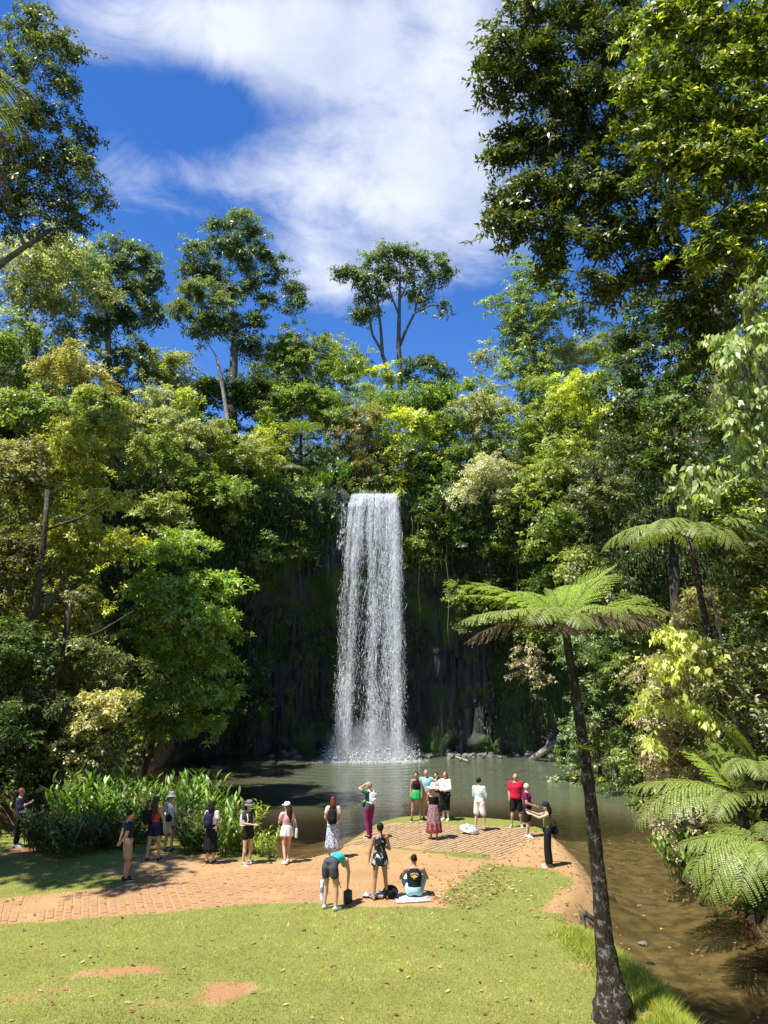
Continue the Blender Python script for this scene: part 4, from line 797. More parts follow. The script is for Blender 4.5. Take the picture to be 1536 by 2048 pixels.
# slanting dark trunks on the left
for lab, pts, Y, r in (('thin dark trunk slanting up through the golden tree', [(40, 1500), (55, 1330), (75, 1180), (90, 1060), (95, 980)], 29.0, .15), ('second dark trunk low on the left behind the ginger thicket', [(80, 1510), (100, 1400), (130, 1290), (140, 1190)], 29.5, .17)):
    b = at(*pts[0], Y); b[2] = h1(b[0], b[1]); t = thing('dark_trunk', lab, 'tree trunk', tuple(b)); mb = MB(); mb.tube([(0, 0, -.3)] + [at(u, v, Y) - b for u, v in pts], [r * 1.2] + list(np.linspace(r, r * .6, len(pts))), 8)
    e = at(*pts[-2], Y) - b; mb.tube([e, e + np.array((1.2, .2, .5)), e + np.array((2.4, .3, 1.3))], (.06, .045, .02), 6); mb.build('trunk', M['bark_dark'], t)
# tree out of frame on the left whose shade falls on the lawn and the walk
tree('shade_tree', 'large tree beyond the left edge that shades the lawn', 'tree', np.array([(-21.5 + 8.0 * i / 15, 18.4 + 1.3 * math.cos(i * 2.3), 20 + 1.3 * math.sin(i * 3.7), 1.7, 1.5, 1.2) for i in range(16)]), np.array((-18.5, 19.5, h1(-18.5, 19.5))), .35, .4, .18, 'mid', n=5200)

# ------------------------------------------------------------------ ground cover of slopes and cliff (nobody could count it)
g = np.random.default_rng(77)
def cover(n, x0, x1, y0, y1, L, W, pal, name, label, zmin=.8, hgt=2.4):
    x = g.uniform(x0, x1, n); y = g.uniform(y0, y1, n); z = height(x, y); ok = (z > zmin); x, y, z = x[ok], y[ok], z[ok]
    e = .25; sx = (height(x + e, y) - z) / e; sy = (height(x, y + e) - z) / e; nr = nrm_(np.stack([-sx, -sy, np.ones_like(x)], 1)); n = len(x)
    bumpy = fbm(x, y + z * .7, .5); pos = np.stack([x, y, z], 1) + nr * (hgt * (.2 + 1.4 * bumpy * g.random(n) ** .5))[:, None]
    d = nrm_(g.normal(0, 1, (n, 3)) + nr * .4 - np.array((0, 0, .3))); nn = nrm_(nr + np.array((0, 0, .7)) + g.normal(0, .5, (n, 3))); s = g.uniform(.6, 1.4, n)
    q = leaf_quads(pos, d, nn, L * s, W * s); P_ = np.array(pal); zone = np.clip(fbm(x, y + z, .3) * 1.5 - .25, 0, .999); col = P_[(zone * len(P_)).astype(int)] * 1.5 * np.clip(g.normal(1, .3, n), .4, 1.8)[:, None]
    tag(obj(name, mesh_np(name, q.reshape(-1, 3), quads=np.arange(4 * n).reshape(-1, 4), col=np.repeat(col, 4, 0)), M['leaf']), label, 'undergrowth', kind='stuff')
UP = [(.04, .07, .018), (.07, .105, .028), (.13, .15, .04), (.09, .13, .035), (.17, .18, .06)]
cover(52000, -36, -9, 24, 64, .26, .115, UP, 'left_undergrowth', 'mixed green undergrowth over the left slope')
cover(44000, 8.2, 32, 14, 62, .21, .09, UP, 'right_undergrowth', 'mixed green undergrowth over the right slope', .5, 2.0)
cover(44000, -30, 34, 55, 84, .3, .13, UP, 'top_undergrowth', 'green undergrowth on the high ground behind the falls', 10, 2.2)
# plants clinging to the cliff: hanging blades and leaf cushions
n = 110000; x = g.uniform(-21, 21, n); z = 18.8 * g.random(n) ** .62
pr = np.clip(sst(fbm(x, z, .3), .42, .6) * .85 + sst(z, 13.0, 17.0) + .9 * sst(np.abs(x + 1), 7, 11), 0, 1) * np.where(np.abs(x + 1.0 ) < 2.3, .12, 1.0)
ok = g.random(n) < pr; x, z = x[ok], z[ok]; n = len(x)
ix = np.clip(((x + 22) / .3).round().astype(int), 0, len(cxs) - 1); iz = np.clip(((z + 1.2) / .3).round().astype(int), 0, len(czs) - 1); yw = Yc[iz, ix]
thick = .15 + 1.3 * fbm(x, z + 40, .45) * sst(z, 8, 16) + 2.6 * sst(np.abs(x + 1), 6, 12) * fbm(x, z, .5); thick *= np.where(np.abs(x + 1) < 3.4, .25, 1)
pos = np.stack([x, yw - thick * g.random(n) ** .6, z], 1); hang = g.random(n) < .5
d = np.where(hang[:, None], nrm_(np.stack([g.normal(0, .15, n), -np.abs(g.normal(.25, .15, n)), -np.ones(n)], 1)), nrm_(g.normal(0, 1, (n, 3)) + np.array((0, -.6, -.3))))
nn = nrm_(np.stack([g.normal(0, .5, n), -np.ones(n), .5 + g.normal(0, .5, n)], 1)); s = g.uniform(.6, 1.4, n)
q = leaf_quads(pos, d, nn, np.where(hang, .42, .22) * s, np.where(hang, .045, .09) * s); P_ = np.array([(.04, .08, .018), (.065, .125, .025), (.1, .16, .035), (.15, .19, .06)])
col = P_[g.integers(0, 4, n)] * np.clip(g.normal(1, .25, n), .4, 1.7)[:, None]
tag(obj('cliff_plants', mesh_np('cliff_plants', q.reshape(-1, 3), quads=np.arange(4 * n).reshape(-1, 4), col=np.repeat(col, 4, 0)), M['leaf']), 'ferns and mosses hanging all over the dark cliff', 'cliff plants', kind='stuff')

# creepers and aerial roots hanging from the rim
mb = MB(); r_h = random.Random(6)
for i in range(22):
    x = r_h.choice([r_h.uniform(-8.5, -2.9), r_h.uniform(1.9, 8.5), r_h.uniform(4, 13)]); z = r_h.uniform(15, 17.8); y = float(lip_y(x)) - r_h.uniform(-.3, .5); ln = r_h.uniform(2, 9)
    mb.tube([(x + .08 * math.sin(k * 1.9 + i), y - .05 * k, z - ln * k / 6) for k in range(7)], r_h.uniform(.012, .03), 4)
tag(mb.build('hanging_creepers', plain('creeper', (.14, .15, .06), .8)), 'thin creepers and roots hanging down the cliff', 'creepers', kind='stuff')
# ------------------------------------------------------------------ tree ferns
def frond_mesh(L, a0, a1, cols, seed, npin=21, npl=20, maxp=.27, pdroop=.5, curl=0.0, ragged=0.0, name='frond', pw=.5):
    """one bipinnate frond along +x: rachis, pinna stalks and pinnules; a0, a1 = slope at base and tip"""
    g = np.random.default_rng(seed); n = 30; t = np.linspace(0, 1, n); ang = a0 + (a1 - a0) * t ** 1.2; st = L / (n - 1)
    X = np.concatenate([[0], np.cumsum(np.cos(ang[:-1]) * st)]); Z = np.concatenate([[0], np.cumsum(np.sin(ang[:-1]) * st)])
    mb = MB(); mb.tube([(X[i], 0, Z[i]) for i in range(0, n, 3)] + [(X[-1], 0, Z[-1])], list(np.linspace(.016, .003, 11) * max(L, 1) / 1.8), 5)
    quads, qc = [], []; pal = np.array(cols)
    for k in range(npin):
        f = .10 + .89 * (k + .5) / npin; i = f * (n - 1); i0 = int(i); fr = i - i0; bx = X[i0] * (1 - fr) + X[min(i0 + 1, n - 1)] * fr; bz = Z[i0] * (1 - fr) + Z[min(i0 + 1, n - 1)] * fr
        an = a0 + (a1 - a0) * f ** 1.2; T_ = np.array((math.cos(an), 0, math.sin(an))); N_ = np.array((-math.sin(an), 0, math.cos(an)))
        lp = L * maxp * (math.sin(math.pi * min(1, (f * .9 + .14))) ** .7) * (1 if f < .8 else (1.02 - f) / .22 * .8 + .2)
        for sd in (-1, 1):
            if ragged and g.random() < ragged: continue
            fw = .35 + .5 * f + g.normal(0, .05); D = T_ * math.sin(fw) + np.array((0, sd * math.cos(fw), 0)); m_ = max(5, int(npl * (lp / (L * maxp)) + 3)); s = np.linspace(0, 1, m_)
            dr = pdroop * g.uniform(.8, 1.2); P0 = np.array((bx, 0, bz)) + D * (s * lp)[:, None] + N_ * (.10 * lp * np.sin(s * 3.0))[:, None] + np.array((0, 0, -1.0)) * (dr * lp * .55 * s ** 2)[:, None] + T_ * (curl * lp * s ** 2)[:, None]
            tan = np.gradient(P0, axis=0); tan = nrm_(tan); mb.tube([P0[j] for j in (0, m_ // 2, m_ - 1)], (.005, .0035, .002), 3, False)
            side = nrm_(np.cross(N_[None], tan)); wl = lp * .17 * pw * np.sin(np.clip(.25 + s * 2.6, 0, math.pi)) + .006; nn = nrm_(np.cross(tan, side))
            for ss in (-1, 1):
                d = nrm_(side * ss + tan * .45 - np.array((0, 0, .18 * dr)) + g.normal(0, .06, (m_, 3))); q = leaf_quads(P0, d, nn, wl, np.full(m_, lp / m_ * .92), .05, .05); quads.append(q)
                qc.append(pal[g.integers(0, len(pal), m_)] * np.clip(g.normal(1, .13, (m_, 1)), .6, 1.5))
    nb = mb.n; V = np.concatenate([np.array([tuple(v) for v in mb.v])] + [q.reshape(-1, 3) for q in quads]); Q = nb + np.arange(len(V) - nb).reshape(-1, 4)
    fq = [f for f in mb.f if len(f) == 4] ; ft = [f for f in mb.f if len(f) == 3]
    col = np.concatenate([np.tile(np.array((.16, .13, .05)), (nb, 1)), np.repeat(np.concatenate(qc), 4, 0)]); Qa = np.vstack([np.array(fq, int).reshape(-1, 4), Q])
    me = mesh_np(name, V, quads=Qa, tris=np.array(ft, int).reshape(-1, 3) if ft else None, col=col); me.materials.append(M['leaf' if 'dead' not in name else 'leaf_dull']); return me
FG = [(.29, .38, .08), (.36, .45, .12), (.23, .32, .06)]; FL = [(.34, .5, .05), (.42, .56, .08), (.28, .42, .05)]; FD = [(.2, .13, .09), (.15, .1, .075), (.26, .18, .13)]
FM = {'flat': frond_mesh(1, .35, -.5, FG, 1), 'droop': frond_mesh(1, .45, -1.15, FG, 2, pdroop=.7), 'up': frond_mesh(1, .75, .1, FL, 3, pdroop=.2, curl=.15), 'level': frond_mesh(1, .30, -.15, FL, 4, pdroop=.25),
      'dead': frond_mesh(1, -.1, -1.0, FD, 5, pdroop=1.0, ragged=.12, name='dead_frond'), 'young': frond_mesh(1, 1.15, .55, FL, 6, pdroop=-.2, curl=.5, ragged=.05, pw=.32),
      'weep': frond_mesh(1, .35, -1.5, FG, 7, pdroop=.9), 'pale': frond_mesh(1, .4, -.95, [(.25, .33, .15), (.31, .39, .2), (.2, .27, .1)], 8, pdroop=.8)}
def fern(label, base, pts, rad, fronds, bark='bark_fern', name='tree_fern', sides=12, knob=True):
    """base, trunk centre line (world), radii, fronds = (kind, compass, length, tilt, roll)"""
    base = np.array(base, float); t = thing(name, label, 'tree fern', tuple(base)); mb = MB(); g = np.random.default_rng(len(label)); pts = [np.array(p) - base for p in pts]
    dense = []; rr = []
    for i in range(len(pts) - 1):
        for k in range(6): f = k / 6; dense.append(pts[i] * (1 - f) + pts[i + 1] * f + g.normal(0, .012, 3) * rad[i] * 6 * .3); rr.append((rad[i] * (1 - f) + rad[i + 1] * f) * g.uniform(.94, 1.07))
    dense.append(pts[-1]); rr.append(rad[-1]); mb.tube(dense, rr, sides)
    if knob:
        for i in range(40, len(dense)):           # stubs of old frond bases
            for _ in range(2):
                th = g.uniform(0, 6.28); d = np.array((math.cos(th), math.sin(th), .9)); mb.tube([dense[i], dense[i] + d * rr[i] * 1.25], (rr[i] * .25, rr[i] * .1), 4)
    mb.build('trunk', M[bark], t)
    for kind, az, L, tilt, roll in fronds:
        o_ = obj('dead_frond' if kind == 'dead' else 'frond', FM[kind], None, t, tuple(pts[-1] + np.array((0, 0, -.03)))); o_.scale = (L, L, L)
        o_.rotation_euler = (Matrix.Rotation(R(az), 3, 'Z') @ Matrix.Rotation(-R(tilt), 3, 'Y') @ Matrix.Rotation(R(roll), 3, 'X')).to_euler()
    return t
# the tall one in front: its fat foot stands on the lawn by the stream
fb = put(1225, 2040); Yf = fb[1]
A = lambda u, v, Y=None: at(u, v, Yf if Y is None else Y)
fern('tall tree fern with a mottled bare trunk in the right foreground', fb, [fb + np.array((.02, 0, -.2)), A(1226, 2010), A(1218, 1950), A(1208, 1880), A(1200, 1780), A(1190, 1690), A(1181, 1600), A(1168, 1500), A(1154, 1400), A(1140, 1320), A(1130, 1248)],
     [.36, .30, .19, .14, .118, .108, .1, .09, .08, .072, .068],
     [('level', 172, 2.05, 15, 0), ('level', 184, 1.95, 9, 0), ('flat', 196, 2.1, 0, 0), ('flat', 214, 1.8, 2, 8), ('droop', 236, 1.5, 10, 0), ('droop', 275, 1.2, 6, 0), ('droop', 308, 1.5, 12, -6), ('flat', 332, 1.8, 4, -6), ('flat', 356, 1.95, 6, 0), ('level', 14, 1.8, 10, 0), ('level', 158, 1.9, 20, 0), ('level', 140, 1.8, 20, 0), ('up', 118, 1.5, 2, 0), ('up', 70, 1.7, 4, 0), ('up', 40, 1.9, 6, 0), ('level', 95, 1.7, 8, 0), ('young', 30, 1.6, -8, 0), ('young', 100, .9, 0, 0),
      ('dead', 252, .85, 14, 0), ('dead', 330, 1.75, 26, 10), ('dead', 285, .7, 8, 0), ('dead', 188, 1.85, 18, 0), ('dead', 350, 1.7, 24, -10), ('dead', 315, 1.6, 24, 0)])
b = np.array((8.6, 19.6, 0)); b[2] = h1(*b[:2]); tp = at(1378, 1075, 19.4)
fern('second tree fern with hanging fronds high on the right bank', b, [b - np.array((0, 0, .2)), b * .5 + tp * .5 + np.array((.15, 0, 0)), tp], [.12, .09, .08], [('droop', 200, 2.41, 4, 0), ('droop', 228, 2.33, 8, 0), ('droop', 258, 2.07, 4, 0), ('weep', 285, 2.07, 6, 0), ('droop', 318, 2.33, 8, 0), ('weep', 345, 2.62, 6, 0), ('droop', 178, 2.62, 4, 0), ('weep', 15, 2.33, 10, 0), ('droop', 120, 2.07, 10, 0), ('droop', 60, 2.07, 10, 0), ('young', 300, .7, 10, 0)])
b = np.array((8.3, 16.9, 0.0)); b[2] = h1(*b[:2]); tp = at(1530, 1690, 16.6)
fern('low tree fern whose drooping fronds hang over the stream at the right edge', b, [b - np.array((0, 0, .2)), b * .5 + tp * .5, tp], [.2, .17, .13], [('flat', 176, 2.0, -2, 0), ('droop', 192, 2.2, -6, 0), ('weep', 206, 2.3, -4, 0), ('weep', 226, 2.0, -2, 0), ('droop', 164, 1.8, 2, 0), ('weep', 196, 2.1, -18, 0), ('droop', 250, 1.7, 2, 0), ('flat', 120, 1.5, 8, 0), ('flat', 60, 1.5, 10, 0), ('droop', 320, 1.5, 4, 0), ('dead', 232, 1.2, -30, 0), ('dead', 205, 1.1, -38, 0), ('dead', 260, 1.2, -35, 0)])
b = np.array((8.5, 18.8, 0)); b[2] = h1(*b[:2]); tp = at(1478, 1592, 18.3)
fern('low tree fern whose long frond reaches out across the pool', b, [b - np.array((0, 0, .2)), b * .5 + tp * .5, tp], [.15, .13, .11], [('droop', 182, 2.9, -2, 0), ('flat', 165, 2.6, 2, 0), ('flat', 196, 2.4, -8, 0), ('droop', 148, 2.3, 2, 0), ('droop', 225, 1.8, 0, 0), ('up', 120, 1.9, 6, 0), ('young', 95, 1.9, 8, 0), ('droop', 300, 1.7, 4, 0), ('flat', 50, 1.7, 8, 0)])
b = np.array((9.0, 18.9, 0)); b[2] = h1(*b[:2]); tp = at(1512, 1530, 18.2)
fern('young tree fern with ladder-like new fronds at the right edge', b, [b - np.array((0, 0, .2)), b * .5 + tp * .5, tp], [.1, .09, .08], [('young', 150, 1.5, 6, 0), ('young', 190, 1.4, -6, 0), ('droop', 215, 1.4, 6, 0), ('droop', 250, 1.3, 4, 0), ('droop', 300, 1.3, 6, 0), ('flat', 130, 1.6, 8, 0), ('flat', 60, 1.4, 8, 0)])
p = at(602, 862, 55.6); b = np.array((p[0], lip_y(p[0]) + 2.0, 17.8))
fern('small tree fern on the cliff top left of the waterfall', b, [b, b * .5 + p * .5, p], [.14, .12, .1], [('level', az, 2.0, 4, 0) for az in range(0, 360, 36)] + [('weep', 200, 1.9, -8, 0), ('weep', 300, 1.9, -8, 0)])
p = at(585, 935, 54.2); fern('pale drooping fern under the cliff-top tree fern', np.array((p[0], lip_y(p[0]) + .8, p[2] - 1.0)), [np.array((p[0], lip_y(p[0]) + .8, p[2] - 1.0)), p * .9 + np.array((p[0], lip_y(p[0]) + .8, p[2])) * .1, p], [.1, .08, .07], [('pale', az, 1.5, -6, 0) for az in (180, 220, 250, 280, 310, 350)])
# fronds that hang into the upper left corner, from a tall tree fern left of the view
tp = at(-150, 190, 8.0); b = np.array((tp[0] - .3, 8.1, h1(tp[0] - .3, 8.1)))
fern('tree fern at the upper left corner with dark fronds hanging into view', b, [b - np.array((0, 0, .2)), b * .4 + tp * .6, tp], [.16, .12, .1], [('droop', 5, 1.5, 14, 0), ('weep', 345, 1.6, 14, 0), ('droop', 325, 1.5, 0, 0), ('weep', 22, 1.5, 8, 0), ('dead', 0, 1.6, -8, 0), ('dead', 12, 1.8, -22, 0), ('dead', 350, 1.7, -30, 0), ('weep', 300, 1.5, 6, 0), ('flat', 90, 1.5, 8, 0), ('flat', 150, 1.6, 8, 0), ('flat', 220, 1.6, 8, 0), ('dead', 335, 1.7, -16, 0)])
# epiphyte on the tall fern's trunk
b = A(1160, 1495); b[1] -= .12; e = thing('epiphyte', 'small yellow-green plant growing on the tall fern trunk', 'plant', tuple(b)); g = np.random.default_rng(5); n = 12; th = g.uniform(0, 6.28, n); d = nrm_(np.stack([np.cos(th), np.sin(th) - .4, g.uniform(-.4, 1, n)], 1)); nn = nrm_(np.stack([-d[:, 0] * .3, -d[:, 1] * .3, np.ones(n)], 1))
q = leaf_quads(np.zeros((n, 3)), d, nn, g.uniform(.14, .26, n), g.uniform(.04, .06, n)); obj('leaves', mesh_np('leaves', q.reshape(-1, 3), quads=np.arange(4 * n).reshape(-1, 4), col=np.tile(np.array((.4, .38, .07)), (4 * n, 1))), M['leaf'], e)

# ------------------------------------------------------------------ ginger and other strap-leaved plants
def ginger_mesh(seed, stems, hgt, Ls, Ws, cols, spread=.5, droop=.5, name='ginger_leaves'):
    g = np.random.default_rng(seed); quads, cc = [], []; mb = MB(); pal = np.array(cols)
    for _ in range(stems):
        az = g.uniform(0, 6.28); r0 = g.uniform(0, .28); h = hgt * g.uniform(.6, 1.1); ln = spread * g.uniform(.4, 1.2); p0 = np.array((math.cos(az) * r0, math.sin(az) * r0, 0)); n = 8
        s = np.linspace(0, 1, n); path = p0 + np.stack([math.cos(az) * ln * s ** 1.6, math.sin(az) * ln * s ** 1.6, h * (s - .12 * s ** 3)], 1); mb.tube(path, list(np.linspace(.014, .004, n)), 4)
        m_ = g.integers(8, 12); f = np.linspace(.22, 1, m_); P0 = np.stack([np.interp(f, s, path[:, k]) for k in range(3)], 1); ax = az + 1.57 + g.normal(0, .3); sg = np.where(np.arange(m_) % 2, 1, -1)
        d = nrm_(np.stack([math.cos(ax) * sg, math.sin(ax) * sg, 1.25 - droop * .9 * np.ones(m_) + f * .8], 1) + g.normal(0, .18, (m_, 3))); L = Ls * g.uniform(.7, 1.2, m_) * (1 - .25 * f); W = Ws * g.uniform(.8, 1.2, m_)
        nn = nrm_(np.array((0, 0, 1.0)) - d * d[:, 2:3] + g.normal(0, .15, (m_, 3)))
        # two quads per leaf so that it arches over
        sd = nrm_(np.cross(nn, d)); m1 = P0 + d * (L * .5)[:, None]; d2 = nrm_(d - np.array((0, 0, droop * 1.3))); tip = m1 + d2 * (L * .5)[:, None]; w = (W * .5)[:, None]
        qa = np.stack([P0, m1 + sd * w + nn * w * .3, m1 + d2 * (L * .12)[:, None] - nn * w * .2, m1 - sd * w + nn * w * .3], 1); qb = np.stack([m1 + d2 * (L * .12)[:, None] - nn * w * .2, m1 + sd * w + nn * w * .3, tip, m1 - sd * w + nn * w * .3], 1)
        k = pal[g.integers(0, len(pal), m_)] * np.clip(g.normal(1, .18, (m_, 1)), .5, 1.5); quads += [qa.reshape(-1, 3), qb.reshape(-1, 3)]; cc += [np.repeat(k, 4, 0)] * 2
    V = np.concatenate(quads); lf = mesh_np(name, V, quads=np.arange(len(V)).reshape(-1, 4), col=np.concatenate(cc)); lf.materials.append(M['leaf_gloss']); st = mb.mesh('stems'); st.materials.append(M['stem']); return lf, st
M['stem'] = plain('green_stem', (.1, .15, .03), .6)
GG = [(.12, .23, .03), (.17, .3, .04), (.085, .17, .024), (.24, .36, .06)]; GD = [(.07, .12, .03), (.1, .15, .04), (.16, .14, .06), (.05, .09, .022)]; GY = [(.26, .36, .04), (.34, .42, .06), (.18, .28, .03)]
GM = [ginger_mesh(s, 14, h, .56, .105, c, .55, .32 if h > 1.6 else .75) for s, h, c in ((1, 1.9, GG), (2, 2.1, GG), (3, 1.7, GG), (4, 1.5, GD), (5, 1.25, GD))]; GMY = [ginger_mesh(s, 12, h, .42, .08, GY, .6, .55) for s, h in ((7, 1.5), (8, 1.2))]
def plant(name, label, cat, p, mm, sc, rz, group=None):
    t = thing(name, label, cat, tuple(p), rz, group); t.scale = (sc, sc, sc); obj('leaves', mm[0], None, t); obj('stems', mm[1], None, t); return t
r_ = random.Random(12)
BACK, FRONT, SUNNY, POOL = 'ginger thicket behind the visitors', 'drooping front row of the ginger thicket', 'sunlit end of the ginger thicket', 'strap-leaved plants at the foot of the cliff'
for i in range(60):
    u = r_.uniform(66, 470); f = r_.random(); p = gnd(u, 1706 - 26 * f + (8 if u > 350 else 0)); y = p[1] + f * 2.6 + r_.uniform(.2, .8); x = p[0] * (y / p[1])
    if sdist(np.array([x]), np.array([y]), LAND)[0] < .35: continue
    if 282 < u < 352 and f < .45: continue
    plant('ginger_plant', 'tall green ginger plant within the thicket behind the visitors', 'ginger plant', (x, y, h1(x, y) - .03), GM[r_.randrange(4)], r_.uniform(.55, 1.0), r_.uniform(0, 6.28), BACK)
for u, v in ((75, 1712), (110, 1716), (140, 1708), (175, 1712), (205, 1700), (228, 1706), (378, 1712), (396, 1708), (130, 1722), (60, 1698), (265, 1698)):
    p = put(u, v - 6); plant('ginger_plant', 'low ginger plant drooping over the grass at the front of the thicket', 'ginger plant', p, GM[3 + r_.randrange(2)], r_.uniform(.7, .95), r_.uniform(0, 6.28), FRONT)
for u, v in ((445, 1712), (462, 1700), (480, 1704), (500, 1698), (512, 1708), (440, 1692), (525, 1712), (540, 1716), (470, 1690)):
    p = put(u, v); plant('ginger_plant', 'sunlit yellow-green ginger plant at the pool end of the thicket', 'ginger plant', p, GMY[r_.randrange(2)] if u > 455 else GM[0], r_.uniform(.6, .95) * (1 if u < 510 else .6), r_.uniform(0, 6.28), SUNNY)
for u, v, s in ((900, 1500, 1.6), (930, 1490, 1.9), (965, 1492, 1.8), (985, 1500, 1.5), (1060, 1500, 1.0), (1200, 1510, 1.3), (1160, 1506, 1.4), (1225, 1516, 1.3), (1185, 1498, 1.5), (1140, 1500, 1.4)):
    p = gnd(u, v, .1); plant('strap_leaved_plant', 'clump of strap leaves at the foot of the cliff right of the fall' if u < 1000 else ('bright green clump beside the fallen log' if u < 1100 else 'leafy clump on the waterline between log and right bank'), 'plant', (p[0], p[1], .05), GM[r_.randrange(3)] if u != 1060 else GMY[0], s, r_.uniform(0, 6.28), POOL if u < 1000 else (None if u < 1100 else 'leafy clumps on the far waterline'))
for k, (u, v, s) in enumerate(((1335, 1745, .8), (1352, 1722, .9), (1375, 1765, .7), (1395, 1730, .9))):
    p = gnd(u, v + 15, .1); plant('strap_leaved_plant', 'strap-leaved clump hanging over the stream below the reaching frond', 'plant', (p[0] + .3, p[1], .1), GMY[k % 2] if k % 2 else GM[0], s, k * 1.7, 'strap-leaved clumps by the stream')
for u, v, L_ in ((655, 950, 'dark rosette plant left of the waterfall lip'), (688, 935, 'dark strap-leaved clump beside the left of the waterfall lip'), (620, 965, 'strap-leaved clump hanging on the rim left of the fall')):
    p = at(u, v + 10, lip_y(at(u, v, 54)[0]) - .1); plant('cliff_rosette', L_, 'plant', p - np.array((0, 0, .8)), GM[1], .95, u * .1)

# ------------------------------------------------------------------ rocks, logs, roots
def rock_mesh(seed):
    g = np.random.default_rng(seed); mb = MB(); mb.ell((0, 0, 0), (1, .85, .65), None, 9, 6); pl = nrm_(g.normal(0, 1, (7, 3))); me = mb.mesh('boulder', False)
    for v in me.vertices:
        p = np.array(v.co)
        for n_ in pl:
            d = p @ n_ - .55
            if d > 0: p = p - n_ * d * .85
        v.co = p * (1 + g.normal(0, .04))
    me.materials.append(M['rock']); return me
RM = [rock_mesh(i) for i in range(5)]
def rocks(lst, label, group, name='boulder'):
    for u, v, s in lst:
        p = gnd(u, v, .02); o_ = obj(name, RM[r_.randrange(5)], None, None, (p[0], p[1], s * .15)); o_.scale = (s, s * r_.uniform(.8, 1.1), s * r_.uniform(.7, 1)); o_.rotation_euler = (r_.uniform(-.3, .3), r_.uniform(-.3, .3), r_.uniform(0, 6)); tag(o_, label, 'rock', group)
rocks([(r_.uniform(535, 600), r_.uniform(1500, 1517), r_.uniform(.2, .5)) for _ in range(16)], 'grey boulder in the rock heap left of the fall', 'rocks left of the fall')
rocks([(r_.uniform(815, 1000), r_.uniform(1500, 1516), r_.uniform(.18, .45)) for _ in range(34)], 'dark boulder along the waterline right of the fall', 'rocks right of the fall')
rocks([(r_.uniform(1025, 1105), r_.uniform(1496, 1518), r_.uniform(.25, .55)) for _ in range(20)], 'pale boulder in the heap under the fallen log', 'rocks under the log')
def solo(label, u, v, s, sc=(1, 1, 1), z=.0):
    p = gnd(u, v, z); o_ = obj('stone', RM[r_.randrange(5)], None, None, tuple(p)); o_.scale = (s * sc[0], s * sc[1], s * sc[2]); o_.rotation_euler = (0, 0, .3); tag(o_, label, 'rock')
solo('flat pale stone breaking the surface of the stream near the lawn', 1287, 1888, .17, (1, .9, .45)); solo('small pale stone in the stream upstream of the flat one', 1278, 1811, .08, (1, .8, .7))
solo('mossy stone on the lawn beside the tree fern foot', 1268, 2005, .12, (1, .8, .6), .4)
def log(label, name, pts, rad, cat='log', mat='bark_grey', twigs=()):
    b = np.array(pts[0], float); t = thing(name, label, cat, tuple(b)); mb = MB(); mb.tube([np.array(p) - b for p in pts], list(rad), 9); mb.build('trunk', M[mat], t)
    for p0, p1, r in twigs: m2_ = MB(); m2_.tube([np.array(p0) - b, (np.array(p0) + np.array(p1)) / 2 - b + .02, np.array(p1) - b], (r, r * .8, r * .4), 6); m2_.build('branch', M[mat], t)
log('grey fallen log slanting down into the pool at the right', 'fallen_log', [gnd(1062, 1521, -.1), at(1090, 1500, 51.5), at(1118, 1478, 53), at(1135, 1468, 54)], (.22, .2, .18, .14), 'log', 'bark_pale', [(at(1090, 1500, 51.5), at(1100, 1468, 52), .09), (at(1105, 1488, 52), at(1085, 1472, 52.5), .07)])
log('crossed sticks poking out of the pool right of the fall', 'floating_branch', [gnd(912, 1514, .05), gnd(936, 1522, .12)], (.1, .06), 'branch', 'bark_pale', [(gnd(918, 1522, .0), at(930, 1512, gnd(924, 1518)[1]), .06), (at(930, 1512, gnd(924, 1518)[1]), gnd(939, 1519, .05), .05)])
c = put(1172, 1838); log('dark twisted roots exposed on the bank behind the tree fern', 'exposed_roots', [c + np.array((-.35, .2, .05)), c + np.array((0, .05, .1)), c + np.array((.35, 0, -.15))], (.07, .08, .05), 'roots', 'bark_dark', [(c + np.array((-.1, 0, .08)), c + np.array((-.2, -.6, -.1)), .06), (c, c + np.array((.25, -.45, -.2)), .05), (c + np.array((-.3, .2, .06)), c + np.array((.2, .5, -.05)), .05)])
c = put(1210, 1795); log('root knob at the corner of the bank by the tree fern', 'bank_root', [c + np.array((-.1, .2, .0)), c + np.array((.12, 0, .08)), c + np.array((.25, -.25, -.15))], (.08, .1, .05), 'roots', 'bark_dark')
# ------------------------------------------------------------------ people
def cloth(name, c, c2=None, scale=14, rough=.85, th=(.48, .52)):
    key = 'cloth_' + name
    if key in M: return M[key]
    m, t, o = new_mat(key); g = t.add('ShaderNodeTexCoord').outputs['Object']; n = t.noise(g, scale, 3, .6); w = t.noise(g, 9, 3)
    col = t.mix(t.smooth(n, *th), c, c2) if c2 else t.mix(w, tuple(x * .85 for x in c), tuple(min(1, x * 1.12) for x in c))
    b = bsdf(t, col, rough, .15, bump(t, w, .35, .03)); t.l.new(b.outputs[0], o.inputs[0]); M[key] = m; return m
def skin(tone):
    key = 'skin_%d' % tone
    if key in M: return M[key]
    c = [(.55, .33, .23), (.48, .27, .18), (.40, .21, .13), (.24, .12, .07)][tone]; m, t, o = new_mat(key); n = t.noise(t.add('ShaderNodeTexCoord').outputs['Object'], 12, 3)
    b = bsdf(t, t.mix(n, tuple(x * .92 for x in c), tuple(x * 1.06 for x in c)), .5, .35); t.put(b, 'Subsurface Weight', .12); b.inputs['Subsurface Radius'].default_value = (.02, .008, .004); t.l.new(b.outputs[0], o.inputs[0]); M[key] = m; return m
HAIR = {'black': (.012, .01, .009), 'brown': (.05, .028, .015), 'auburn': (.10, .03, .015), 'blond': (.32, .2, .09), 'white': (.6, .56, .5), 'red': (.2, .07, .03)}
